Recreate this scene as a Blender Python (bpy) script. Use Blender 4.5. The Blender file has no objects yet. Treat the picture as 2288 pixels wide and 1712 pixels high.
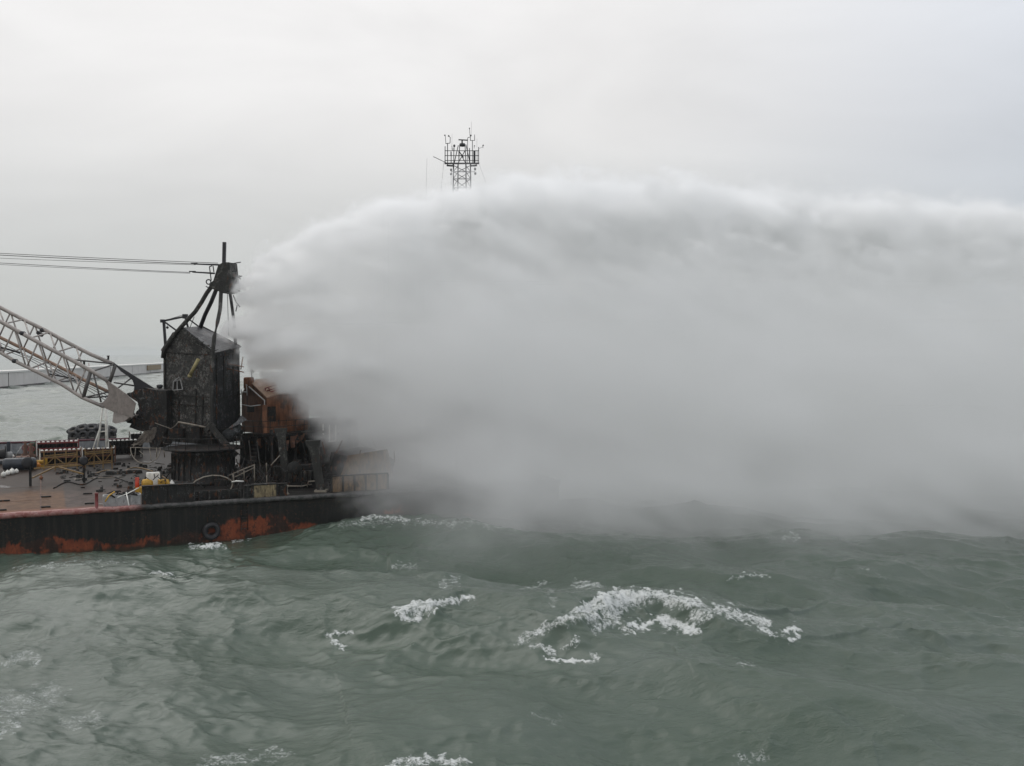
import bpy, bmesh, math, random
import numpy as np
from mathutils import Vector, Matrix

# ------------------------------------------------------------------ camera, world, sun, exposure
SC = bpy.context.scene
COL = SC.collection
FPX = 2224.0                     # focal length in photograph pixels (2288 wide)
CAM = Vector((0.0, 0.0, 15.0))
PITCH = math.atan(66.0 / FPX)
cam_data = bpy.data.cameras.new("camera")
cam_data.sensor_width = 36.0
cam_data.lens = 36.0 * FPX / 2288.0
cam_data.clip_start = 0.5
cam_data.clip_end = 60000.0
cam_ob = bpy.data.objects.new("camera", cam_data)
COL.objects.link(cam_ob)
cam_ob.location = CAM
cam_ob.rotation_euler = (math.radians(90) - PITCH, 0, 0)
SC.camera = cam_ob

SUN_EL, SUN_AZ = math.radians(46), math.radians(-38)
world = bpy.data.worlds.new("World")
SC.world = world
world.use_nodes = True
wn, wl = world.node_tree.nodes, world.node_tree.links
wn.clear()


def wnode(t, **kw):
    n = wn.new(t)
    for k, v in kw.items():
        setattr(n, k, v)
    return n


w_out = wnode('ShaderNodeOutputWorld')
w_sky = wnode('ShaderNodeTexSky', sky_type='NISHITA', sun_disc=False, sun_elevation=SUN_EL, sun_rotation=SUN_AZ)
w_bg1 = wnode('ShaderNodeBackground'); w_bg1.inputs['Strength'].default_value = 0.07
wl.new(w_sky.outputs[0], w_bg1.inputs['Color'])
w_tc = wnode('ShaderNodeTexCoord')
w_sep = wnode('ShaderNodeSeparateXYZ'); wl.new(w_tc.outputs['Generated'], w_sep.inputs[0])
w_el = wnode('ShaderNodeMapRange'); w_el.inputs['From Min'].default_value = 0.0; w_el.inputs['From Max'].default_value = 1.0
w_el.inputs['To Min'].default_value = 0.0; w_el.inputs['To Max'].default_value = 1.0
wl.new(w_sep.outputs['Z'], w_el.inputs['Value'])
w_ramp = wnode('ShaderNodeValToRGB')           # overcast deck: paler overhead, greyer towards the horizon
cr = w_ramp.color_ramp
cr.elements[0].position = 0.0; cr.elements[0].color = (0.50, 0.525, 0.525, 1)
cr.elements[1].position = 1.0; cr.elements[1].color = (1.16, 1.17, 1.19, 1)
for p, c in ((0.10, (0.66, 0.67, 0.665, 1)), (0.22, (0.90, 0.893, 0.885, 1)), (0.36, (1.03, 1.02, 1.015, 1))):
    e = cr.elements.new(p); e.color = c
wl.new(w_el.outputs[0], w_ramp.inputs[0])
# broad cloud banks and faint streaks
w_map = wnode('ShaderNodeMapping'); w_map.inputs['Scale'].default_value = (1.0, 1.0, 2.6)
w_map.inputs['Rotation'].default_value = (0, math.radians(24), 0)
wl.new(w_tc.outputs['Generated'], w_map.inputs[0])
w_n1 = wnode('ShaderNodeTexNoise'); w_n1.inputs['Scale'].default_value = 2.6; w_n1.inputs['Detail'].default_value = 7; w_n1.inputs['Roughness'].default_value = 0.52
w_n1.inputs['Distortion'].default_value = 0.5
wl.new(w_map.outputs[0], w_n1.inputs['Vector'])
w_c1 = wnode('ShaderNodeMapRange'); w_c1.inputs['From Min'].default_value = 0.25; w_c1.inputs['From Max'].default_value = 0.75
w_c1.inputs['To Min'].default_value = 0.89; w_c1.inputs['To Max'].default_value = 1.09
wl.new(w_n1.outputs['Fac'], w_c1.inputs['Value'])
# cooler and a little thinner cloud to the east (the picture's right)
w_e = wnode('ShaderNodeMapRange', interpolation_type='SMOOTHSTEP'); w_e.inputs['From Min'].default_value = 0.05; w_e.inputs['From Max'].default_value = 0.62
wl.new(w_sep.outputs['X'], w_e.inputs['Value'])
w_tint = wnode('ShaderNodeMix', data_type='RGBA'); w_tint.inputs['A'].default_value = (1.0, 0.995, 0.99, 1); w_tint.inputs['B'].default_value = (0.78, 0.83, 0.91, 1)
wl.new(w_e.outputs[0], w_tint.inputs['Factor'])
w_m1 = wnode('ShaderNodeMix', data_type='RGBA', blend_type='MULTIPLY'); w_m1.inputs['Factor'].default_value = 1.0
wl.new(w_ramp.outputs[0], w_m1.inputs['A']); wl.new(w_tint.outputs['Result'], w_m1.inputs['B'])
w_m2 = wnode('ShaderNodeVectorMath', operation='SCALE')
wl.new(w_m1.outputs['Result'], w_m2.inputs[0]); wl.new(w_c1.outputs[0], w_m2.inputs['Scale'])
w_bg2 = wnode('ShaderNodeBackground'); w_bg2.inputs['Strength'].default_value = 0.95
wl.new(w_m2.outputs[0], w_bg2.inputs['Color'])
w_mix = wnode('ShaderNodeMixShader'); w_mix.inputs[0].default_value = 0.94
wl.new(w_bg1.outputs[0], w_mix.inputs[1]); wl.new(w_bg2.outputs[0], w_mix.inputs[2])
wl.new(w_mix.outputs[0], w_out.inputs['Surface'])

sun_d = bpy.data.lights.new("sun", 'SUN')
sun_d.energy = 0.6
sun_d.angle = math.radians(42)
sun_d.color = (1.0, 0.97, 0.93)
sun_ob = bpy.data.objects.new("sun", sun_d)
COL.objects.link(sun_ob)
sdir = Vector((math.sin(SUN_AZ) * math.cos(SUN_EL), math.cos(SUN_AZ) * math.cos(SUN_EL), math.sin(SUN_EL)))
sun_ob.rotation_euler = sdir.to_track_quat('Z', 'Y').to_euler()
sun_ob.location = (0, 0, 80)

SC.view_settings.view_transform = 'Standard'
SC.view_settings.look = 'None'
SC.view_settings.gamma = 1.0
SC.view_settings.exposure = 0.0
SC.cycles.max_bounces = 26
SC.cycles.diffuse_bounces = 2
SC.cycles.glossy_bounces = 3
SC.cycles.transparent_max_bounces = 8
SC.cycles.volume_bounces = 24
SC.cycles.volume_step_rate = 2.0
SC.cycles.volume_max_steps = 256
SC.cycles.use_denoising = True
SC.cycles.sample_clamp_indirect = 4.0

# ------------------------------------------------------------------ photograph pixel <-> place
_cp, _sp = math.cos(PITCH), math.sin(PITCH)


def ray(px, py):
    a, b = (px - 1144.0) / FPX, (856.0 - py) / FPX
    return Vector((a, _cp + b * _sp, b * _cp - _sp))


def P(px, py, d):                      # the point at depth d (metres north of the camera)
    r = ray(px, py)
    return CAM + r * (d / r.y)


def W(px, py, z=0.0):                  # the point at height z
    r = ray(px, py)
    return CAM + r * ((z - CAM.z) / r.z)


U = Vector((0.906, 0.423, 0.0))        # along the barge
V = Vector((-0.423, 0.906, 0.0))       # across it, away from the camera
O = Vector((-38.1, 74.1, 0.0))
HEEL = 0.035


def deck_z(v):
    return 3.0 + HEEL * v


def B(u, v, h=0.0):                    # barge coordinates: along, across, above the deck
    p = O + U * u + V * v
    p.z = deck_z(v) + h
    return p


def D(px, py, h=0.0):                  # a pixel that lies on the deck (or h above it)
    r = ray(px, py)
    # CAM.z + r.z t = 3 + h + HEEL * ((CAM + r t - O) . V)
    k = HEEL
    num = 3.0 + h + k * ((CAM - O).x * V.x + (CAM - O).y * V.y) - CAM.z
    den = r.z - k * (r.x * V.x + r.y * V.y)
    return CAM + r * (num / den)


def Pv(px, py, v):                     # a pixel in the upright plane v metres across the barge
    r = ray(px, py)
    t = (v - ((CAM - O).x * V.x + (CAM - O).y * V.y)) / (r.x * V.x + r.y * V.y)
    return CAM + r * t


def mpp(d):                            # metres per photograph pixel at depth d
    return d / FPX

# ------------------------------------------------------------------ node helper
class NT:
    def __init__(self, name):
        self.m = bpy.data.materials.new(name)
        self.m.use_nodes = True
        self.n, self.l = self.m.node_tree.nodes, self.m.node_tree.links
        self.n.clear()
        self.out = self.n.new('ShaderNodeOutputMaterial')

    def node(self, t, ins=None, **kw):
        n = self.n.new(t)
        for k, v in kw.items():
            setattr(n, k, v)
        for k, v in (ins or {}).items():
            if isinstance(v, bpy.types.NodeSocket):
                self.l.new(v, n.inputs[k])
            else:
                n.inputs[k].default_value = v
        return n

    def noise(self, vec, scale, detail=4, rough=0.55, dist=0.0):
        return self.node('ShaderNodeTexNoise', {'Vector': vec, 'Scale': scale, 'Detail': detail, 'Roughness': rough, 'Distortion': dist}).outputs['Fac']

    def mapping(self, vec, scale=(1, 1, 1), rot=(0, 0, 0), loc=(0, 0, 0)):
        return self.node('ShaderNodeMapping', {'Vector': vec, 'Scale': scale, 'Rotation': rot, 'Location': loc}).outputs[0]

    def rng(self, v, a, b, c=0.0, d=1.0, smooth=True):
        return self.node('ShaderNodeMapRange', {'Value': v, 'From Min': a, 'From Max': b, 'To Min': c, 'To Max': d},
                         interpolation_type='SMOOTHSTEP' if smooth else 'LINEAR').outputs[0]

    def math(self, op, a, b=None):
        ins = {0: a}
        if b is not None:
            ins[1] = b
        return self.node('ShaderNodeMath', ins, operation=op).outputs[0]

    def mix(self, f, a, b):
        return self.node('ShaderNodeMix', {'Factor': f, 'A': a, 'B': b}, data_type='RGBA').outputs['Result']


def rgb(r, g, b):
    return (r, g, b, 1.0)


# ------------------------------------------------------------------ sea
def smooth(e0, e1, x):
    t = np.clip((x - e0) / (e1 - e0), 0, 1)
    return t * t * (3 - 2 * t)


_rs = np.random.RandomState(11)


class Noise3:                          # tileable 3-D noise sampled at any coordinates
    def __init__(self, seed, n=128, beta=2.1, kmin=18.0):
        rs = np.random.RandomState(seed)
        f = np.fft.fftn(rs.randn(n, n, n))
        k = np.fft.fftfreq(n) * n
        kk = np.sqrt(k[:, None, None] ** 2 + k[None, :, None] ** 2 + k[None, None, :] ** 2)
        kk[0, 0, 0] = 1e9
        g = np.real(np.fft.ifftn(f * np.where(kk >= kmin, kk, 1e9) ** (-beta)))
        self.g = (g / g.std()).astype(np.float32)
        self.n = n

    def __call__(self, x, y, z):       # in cells of the lattice; value about N(0, 1)
        n = self.n
        x, y, z = (np.asarray(a, dtype=np.float32) for a in (x, y, z))
        xi, yi, zi = np.floor(x), np.floor(y), np.floor(z)
        fx, fy, fz = x - xi, y - yi, z - zi
        fx, fy, fz = (t * t * (3 - 2 * t) for t in (fx, fy, fz))
        xi, yi, zi = (a.astype(np.int32) % n for a in (xi, yi, zi))
        x1, y1, z1 = (xi + 1) % n, (yi + 1) % n, (zi + 1) % n
        g = self.g
        c00 = g[xi, yi, zi] * (1 - fx) + g[x1, yi, zi] * fx
        c10 = g[xi, y1, zi] * (1 - fx) + g[x1, y1, zi] * fx
        c01 = g[xi, yi, z1] * (1 - fx) + g[x1, yi, z1] * fx
        c11 = g[xi, y1, z1] * (1 - fx) + g[x1, y1, z1] * fx
        return (c00 * (1 - fy) + c10 * fy) * (1 - fz) + (c01 * (1 - fy) + c11 * fy) * fz


NZ = Noise3(5)
NZ2 = Noise3(17, beta=1.8)


def polyline_q(x, y, pts):
    """Nearest point on a polyline: (signed distance, + on the camera's side; fraction along)."""
    best = np.full(x.shape, 1e9, dtype=np.float32); q = best.copy(); s = np.zeros_like(best)
    L = [0.0]
    for a, b in zip(pts[:-1], pts[1:]):
        L.append(L[-1] + math.hypot(b[0] - a[0], b[1] - a[1]))
    for i, (a, b) in enumerate(zip(pts[:-1], pts[1:])):
        dx, dy = b[0] - a[0], b[1] - a[1]
        l2 = dx * dx + dy * dy
        t = np.clip(((x - a[0]) * dx + (y - a[1]) * dy) / l2, 0, 1)
        ex, ey = x - (a[0] + t * dx), y - (a[1] + t * dy)
        d = np.hypot(ex, ey)
        side = np.sign(ex * dy - ey * dx)     # pts run left to right: + is towards the camera
        m = d < best
        best = np.where(m, d, best); q = np.where(m, d * side, q)
        s = np.where(m, (L[i] + t * (L[i + 1] - L[i])) / L[-1], s)
    return q, s


def ground(pts, z):
    return [(W(a, b, z).x, W(a, b, z).y) for a, b in pts]


# crest lines of the seas one can tell apart: pixels, height of the crest, widths in front and behind
CRESTS = [
    ([(1130, 1432), (1215, 1404), (1265, 1384), (1315, 1346), (1375, 1326), (1440, 1320), (1510, 1328), (1560, 1346), (1610, 1362), (1680, 1374), (1730, 1396), (1800, 1415)], 1.25, 1.7, 6.0),
    ([(840, 1398), (890, 1374), (925, 1352), (965, 1345), (1015, 1340), (1090, 1328)], 0.75, 1.5, 5.0),
    ([(560, 1215), (680, 1185), (780, 1162), (860, 1154), (940, 1158), (1060, 1176), (1220, 1215)], 1.35, 7.0, 3.0),
    ([(1640, 1216), (1720, 1198), (1765, 1187), (1815, 1198), (1900, 1216)], 0.95, 2.2, 3.0),
    ([(1560, 1300), (1640, 1287), (1700, 1282), (1760, 1290), (1830, 1310)], 0.5, 2.2, 5.0),
    ([(1720, 1250), (1850, 1232), (1960, 1250), (2060, 1290)], 0.8, 3.5, 6.0),
    ([(-80, 1268), (80, 1262), (200, 1256), (300, 1258), (390, 1272)], 0.45, 2.5, 4.0),
    ([(1130, 1250), (1260, 1212), (1400, 1200), (1500, 1212), (1600, 1240)], 0.7, 4.5, 5.0),
    ([(-120, 1262), (0, 1248), (150, 1240), (300, 1226), (440, 1212), (560, 1196)], -0.55, 3.5, 5.0),
    ([(452, 1224), (476, 1213), (498, 1222)], 0.45, 0.45, 0.5),
    ([(640, 1650), (800, 1640), (1000, 1612), (1300, 1560)], 0.30, 1.5, 4.0),
    ([(1700, 1620), (1850, 1570), (2000, 1590), (2150, 1640)], 0.45, 2.0, 4.0),
]


def wave_set():
    out = []
    for i in range(96):
        lam = 34.0 * (0.5 / 34.0) ** (i / 95.0) * (1 + 0.06 * _rs.randn())
        spread = 0.42 + 0.40 * (i / 95.0)
        th = math.radians(-112) + spread * _rs.randn()
        k = 2 * math.pi / lam
        a = (0.038 if lam < 2.5 else 0.040) / k if lam < 9 else 0.050 / k * (9 / lam) ** 0.15
        if lam > 22:
            a *= 0.75
        out.append((k, math.cos(th), math.sin(th), a, _rs.uniform(0, 2 * math.pi)))
    return out


def sea_surface(x, y, spacing):
    """Displaced points of the sea."""
    gust = np.clip(1.0 + 0.42 * NZ(x / 1.7, y / 2.6, x * 0 + 3.3) + 0.22 * NZ(x / 0.5, y / 0.8, x * 0 + 8.1), 0.25, 2.0)
    h = np.zeros_like(x); dx = np.zeros_like(x); dy = np.zeros_like(x); slope = np.zeros_like(x)
    for k, cx, cy, a, ph in wave_set():
        lam = 2 * math.pi / k
        w = smooth(2.0, 4.0, lam / spacing)
        if lam < 4.0:
            w = w * gust
        arg = k * (cx * x + cy * y) + ph
        c, s = np.cos(arg), np.sin(arg)
        h += w * a * c
        dx -= 0.85 * w * a * cx * s; dy -= 0.85 * w * a * cy * s
    # gusts flatten and roughen patches
    for pts, hh, wf, wb in CRESTS:
        g = ground(pts, hh)
        q, s = polyline_q(x, y, g)
        q = q + 0.45 * NZ(x * 2.2, y * 2.2, x * 0 + hh * 7)
        env = smooth(0.0, 0.30, s) * smooth(1.0, 0.70, s)
        prof = np.where(q > 0, np.exp(-(np.abs(q) / wf) ** 1.5), np.exp(-(np.abs(q) / wb) ** 1.7))
        near = np.exp(-(q / 7.0) ** 2) * env
        h = h * (1 - 0.6 * near) + hh * env * prof
    return x + dx, y + dy, h


def build_sea():
    r = [14.0]
    while r[-1] < 14000:
        c = 0.0019 if r[-1] < 140 else (0.0019 + 0.006 * smooth(140, 600, np.array(r[-1])) if r[-1] < 900 else 0.03)
        if r[-1] < 32:
            c = 0.008
        r.append(r[-1] * (1 + float(c)))
    r = np.array(r)
    th = [0.0]
    t = 0.0
    while t < 180:
        t += 0.075 if t < 30 else (0.3 if t < 45 else 4.0)
        th.append(min(t, 180.0))
    th = np.array(th)
    th = np.concatenate([-th[:0:-1], th])
    R, T = np.meshgrid(r, np.radians(th), indexing='ij')
    x, y = (R * np.sin(T)).astype(np.float32), (R * np.cos(T)).astype(np.float32)
    sp = np.gradient(r)[:, None] * np.ones_like(T)
    sp = np.maximum(sp, R * np.gradient(np.radians(th))[None, :])
    X, Y, H = sea_surface(x, y, sp.astype(np.float32))
    nr, nt = X.shape
    co = np.stack([X, Y, H], -1).reshape(-1, 3).astype(np.float32)
    foam = foam_mask(co).astype(np.float32)
    # the foam stands a little proud of the water and is lumpy
    lump = np.clip(NZ2(co[:, 0] * 14, co[:, 1] * 14, co[:, 2] * 14), -1.5, 2.5)
    thick = np.clip(foam - 0.35, 0, 1)
    co[:, 2] += thick * (0.05 + 0.05 * lump)
    idx = np.arange(nr * nt).reshape(nr, nt)
    q = np.stack([idx[:-1, :-1], idx[:-1, 1:], idx[1:, 1:], idx[1:, :-1]], -1).reshape(-1, 4)[:, ::-1]
    me = bpy.data.meshes.new("sea")
    me.vertices.add(len(co)); me.vertices.foreach_set("co", co.ravel())
    me.loops.add(q.size); me.loops.foreach_set("vertex_index", q.ravel().astype(np.int32))
    me.polygons.add(len(q)); me.polygons.foreach_set("loop_start", np.arange(0, q.size, 4, dtype=np.int32))
    me.polygons.foreach_set("use_smooth", np.ones(len(q), dtype=bool))
    me.update(calc_edges=True)
    at = me.attributes.new("foam", 'FLOAT', 'POINT'); at.data.foreach_set("value", foam)
    ob = bpy.data.objects.new("sea", me); COL.objects.link(ob)
    ob['kind'] = 'structure'
    me.materials.append(sea_material())
    return ob


# foam: (polyline in pixels, half width above / below the line in pixels, strength)
FOAM = [
    ([(1165, 1426), (1215, 1402), (1262, 1384), (1312, 1346)], 5, 16, 0.75),
    ([(1305, 1350), (1340, 1335), (1378, 1326), (1420, 1322)], 6, 40, 1.0),
    ([(1400, 1324), (1470, 1325), (1520, 1334), (1560, 1346)], 5, 24, 0.95),
    ([(1315, 1372), (1352, 1366), (1395, 1356)], 14, 20, 0.80),
    ([(1330, 1400), (1375, 1382)], 8, 14, 0.8),
    ([(1400, 1405), (1440, 1392), (1490, 1388), (1530, 1404), (1552, 1412)], 12, 12, 1.1),
    ([(1550, 1378), (1600, 1362), (1650, 1368), (1700, 1388), (1722, 1416)], 10, 18, 0.85),
    ([(1608, 1358), (1630, 1364), (1690, 1378)], 4, 8, 0.9),
    ([(1755, 1412), (1772, 1404), (1780, 1422), (1768, 1432)], 9, 9, 1.05),
    ([(1190, 1442), (1225, 1450), (1240, 1460)], 6, 6, 0.85),
    ([(1222, 1468), (1270, 1475), (1325, 1476)], 3, 6, 1.15),
    ([(1290, 1425), (1285, 1448), (1262, 1452)], 6, 6, 0.72),
    ([(1325, 1462), (1335, 1475)], 6, 6, 0.72),
    ([(888, 1372), (915, 1352), (955, 1346), (1000, 1343), (1056, 1333)], 5, 9, 1.05),
    ([(892, 1374), (912, 1378), (928, 1384), (945, 1368), (965, 1356)], 14, 10, 0.95),
    ([(905, 1362), (940, 1360), (985, 1350)], 9, 9, 0.85),
    ([(728, 1420), (760, 1414), (788, 1416)], 5, 6, 0.9),
    ([(742, 1428), (765, 1446)], 5, 6, 0.92),
    ([(425, 1222), (460, 1222), (495, 1220)], 4, 5, 1.0),
    ([(468, 1216), (480, 1208), (490, 1216)], 6, 8, 1.1),
    ([(520, 1212), (560, 1202)], 3, 3, 0.75),
    ([(810, 1158), (838, 1153), (870, 1154), (905, 1159)], 3, 5, 1.0),
    ([(880, 1158), (960, 1166), (1040, 1168)], 3, 4, 0.62),
    ([(760, 1172), (880, 1164), (1000, 1168), (1150, 1176), (1300, 1172)], 8, 10, 0.42),
    ([(870, 1710), (930, 1700), (985, 1696), (1045, 1704)], 9, 14, 0.85),
    ([(20, 1475), (60, 1462), (85, 1470)], 8, 14, 0.48),
    ([(0, 1590), (60, 1570), (120, 1550)], 38, 48, 0.36),
    ([(0, 1640), (30, 1630)], 14, 14, 0.50),
    ([(150, 1620), (220, 1600)], 20, 20, 0.36),
    ([(460, 1700), (560, 1690), (640, 1680)], 12, 20, 0.42),
    ([(985, 1305), (1022, 1298)], 8, 9, 0.48),
    ([(880, 1262), (930, 1266)], 6, 9, 0.45),
    ([(1165, 1316), (1222, 1302)], 3, 5, 0.52),
    ([(1285, 1306), (1340, 1308)], 6, 8, 0.70),
    ([(1230, 1325), (1238, 1345)], 10, 14, 0.40),
    ([(1625, 1296), (1660, 1284), (1700, 1282), (1725, 1292)], 2, 4, 0.72),
    ([(1925, 1268), (1980, 1290)], 2, 4, 0.43),
    ([(1752, 1196), (1768, 1187), (1782, 1196)], 3, 10, 0.60),
    ([(1650, 1485), (1680, 1486)], 6, 6, 0.43),
    ([(1195, 1600), (1240, 1610)], 14, 14, 0.30),
    ([(1660, 1695), (1700, 1690)], 20, 20, 0.36),
    ([(30, 1268), (120, 1262), (220, 1256), (300, 1258)], 3, 5, 0.40),
    ([(340, 1276), (385, 1286)], 4, 6, 0.66),
]


def foam_mask(co):
    """Foam per point of the water, laid on the sea's own ground plane."""
    n = len(co)
    out = np.zeros(n, dtype=np.float32)
    rx, ry, rz = co[:, 0], co[:, 1], co[:, 2] - 15.0
    b = (rz + ry * _sp / _cp) / (ry / _cp + 0 * rz)            # along the sight line
    dep = ry * _cp - rz * _sp
    ok = (dep > 10) & (dep < 130)
    dep = np.where(ok, dep, 1.0)
    px = 1144 + rx / dep * FPX
    py = 856 - (rz * _cp + ry * _sp) / dep * FPX
    wob = 5.0 * NZ(rx * 5, ry * 3, rx * 0) + 4.5 * NZ2(rx * 16, ry * 9, rx * 0 + 9)
    for pts, up, dn, st in FOAM:
        xs, ys = [p[0] for p in pts], [p[1] for p in pts]
        m = ok & (px > min(xs) - 60) & (px < max(xs) + 60) & (py > min(ys) - 70) & (py < max(ys) + 70)
        i = np.nonzero(m)[0]
        if not len(i):
            continue
        sc = (up + dn) / 40.0
        q, s = polyline_q(px[i], -py[i], [(a, -c) for a, c in pts])
        q = q + wob[i] * min(1.0, 0.25 + sc)
        e = np.where(q > 0, q / dn, -q / up)
        v = st * (1 - smooth(0.15, 1.45, e))
        out[i] = np.maximum(out[i], v)
    return out


def sea_material():
    t = NT("sea_water")
    geo = t.node('ShaderNodeNewGeometry')
    pos = geo.outputs['Position']
    flat = t.mapping(pos, (1, 1, 0.25))
    # wind ripples, lying across the wind
    rip = t.mapping(flat, (1.0, 2.0, 1.0), (0, 0, math.radians(-22)))
    n1 = t.noise(rip, 1.6, 6, 0.62, 0.6)
    n2 = t.noise(rip, 6.5, 4, 0.6, 0.4)
    rough_patch = t.rng(t.noise(t.mapping(flat, (0.5, 1.0, 1)), 0.11, 3, 0.5), 0.38, 0.66)
    hgt = t.math('ADD', t.math('MULTIPLY', n1, 0.085), t.math('MULTIPLY', n2, 0.026))
    hgt = t.math('MULTIPLY', hgt, t.math('ADD', 0.55, t.math('MULTIPLY', rough_patch, 0.75)))
    bump = t.node('ShaderNodeBump', {'Height': hgt, 'Strength': 0.9, 'Distance': 1.0})
    silt = t.noise(flat, 0.06, 4, 0.5)
    col = t.mix(t.rng(silt, 0.35, 0.65), rgb(0.058, 0.085, 0.062), rgb(0.080, 0.106, 0.085))
    water = t.node('ShaderNodeBsdfPrincipled', {'Base Color': col, 'Roughness': 0.06, 'IOR': 1.33, 'Normal': bump.outputs[0]})
    f = t.node('ShaderNodeAttribute', attribute_name="foam").outputs['Fac']
    fn = t.noise(t.mapping(pos, (1, 1, 0.8)), 2.6, 8, 0.64, 0.9)
    fr = t.math('ABSOLUTE', t.math('SUBTRACT', t.noise(t.mapping(pos, (1, 1, 0.8), loc=(7, 3, 1)), 4.0, 6, 0.62, 1.6), 0.5))
    lace = t.rng(fr, 0.0, 0.10, 0.30, -0.22)
    v = t.math('ADD', t.math('ADD', f, t.math('MULTIPLY', t.math('SUBTRACT', fn, 0.5), 1.9)), t.math('MULTIPLY', lace, t.rng(f, 0.75, 1.05, 1.0, 0.25)))
    fac = t.math('MULTIPLY', t.rng(v, 0.36, 1.22), 0.92)
    fac = t.math('MULTIPLY', fac, t.rng(f, 0.05, 0.3))
    fb = t.node('ShaderNodeBump', {'Height': fn, 'Strength': 0.9, 'Distance': 0.25})
    foam = t.node('ShaderNodeBsdfPrincipled', {'Base Color': rgb(0.72, 0.74, 0.73), 'Roughness': 0.85, 'Normal': fb.outputs[0]})
    # aerated water under and around the foam is paler and greener
    mx = t.node('ShaderNodeMixShader', {0: fac, 1: water.outputs[0], 2: foam.outputs[0]})
    t.l.new(mx.outputs[0], t.out.inputs['Surface'])
    return t.m


build_sea()

# ------------------------------------------------------------------ materials of the barge
def coords(t, scale=(1, 1, 1)):
    return t.mapping(t.node('ShaderNodeNewGeometry').outputs['Position'], scale)


def plain(name, c, rough=0.6, metal=0.0, var=0.25, grime=0.5, grime_col=(0.02, 0.018, 0.016), sc=2.0, bump=0.1):
    """Painted or bare metal with blotches, grime and streaks."""
    t = NT(name)
    p = coords(t)
    n1 = t.noise(p, sc, 6, 0.65, 0.4)
    n2 = t.noise(t.mapping(p, (1, 1, 0.22)), sc * 2.6, 5, 0.7, 0.3)
    a = t.mix(t.rng(n1, 0.3, 0.7), rgb(*(x * (1 - var) for x in c)), rgb(*(min(1, x * (1 + var)) for x in c)))
    g = t.rng(t.math('ADD', t.math('MULTIPLY', n1, 0.5), t.math('MULTIPLY', n2, 0.5)), 0.60 - 0.16 * grime, 0.66 - 0.06 * grime)
    col = t.mix(t.math('MULTIPLY', g, grime), a, rgb(*grime_col))
    b = t.node('ShaderNodeBump', {'Height': n2, 'Strength': 0.35, 'Distance': bump})
    s = t.node('ShaderNodeBsdfPrincipled', {'Base Color': col, 'Roughness': t.rng(n2, 0.2, 0.8, rough - 0.12, rough + 0.12), 'Metallic': metal, 'Normal': b.outputs[0]})
    t.l.new(s.outputs[0], t.out.inputs['Surface'])
    return t.m


def burnt(name, base=(0.020, 0.020, 0.019), ash=(0.20, 0.20, 0.195), rust=(0.10, 0.040, 0.018), ash_amt=0.5, rust_amt=0.3, fine=9.0, rough=0.55, stretch=0.45):
    """Steel after a fire: soot, flakes of ash, blistered paint, rust."""
    t = NT(name)
    p = coords(t)
    st = t.mapping(p, (1, 1, stretch))
    n1 = t.noise(p, 0.8, 5, 0.6, 0.5)
    n2 = t.noise(st, fine * 0.35, 7, 0.72, 0.6)
    n3 = t.noise(p, fine, 4, 0.7)
    v = t.node('ShaderNodeTexVoronoi', {'Vector': st, 'Scale': fine * 0.5}).outputs['Distance']
    a = t.rng(t.math('ADD', t.math('MULTIPLY', n2, 0.65), t.math('MULTIPLY', n3, 0.40)), 0.62 - 0.17 * ash_amt, 0.74 - 0.16 * ash_amt)
    a = t.math('MULTIPLY', a, t.rng(n1, 0.38, 0.60, 0.14, 1.0))
    col = t.mix(t.math('MULTIPLY', a, 0.8), rgb(*base), rgb(*ash))
    r = t.rng(t.math('ADD', t.math('MULTIPLY', n1, 0.6), t.math('MULTIPLY', v, 0.5)), 0.70 - 0.25 * rust_amt, 0.85 - 0.25 * rust_amt)
    col = t.mix(t.math('MULTIPLY', r, 0.85), col, rgb(*rust))
    b = t.node('ShaderNodeBump', {'Height': t.math('ADD', n2, n3), 'Strength': 0.55, 'Distance': 0.08})
    s = t.node('ShaderNodeBsdfPrincipled', {'Base Color': col, 'Roughness': rough, 'Specular IOR Level': 0.22, 'Normal': b.outputs[0]})
    t.l.new(s.outputs[0], t.out.inputs['Surface'])
    return t.m


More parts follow.
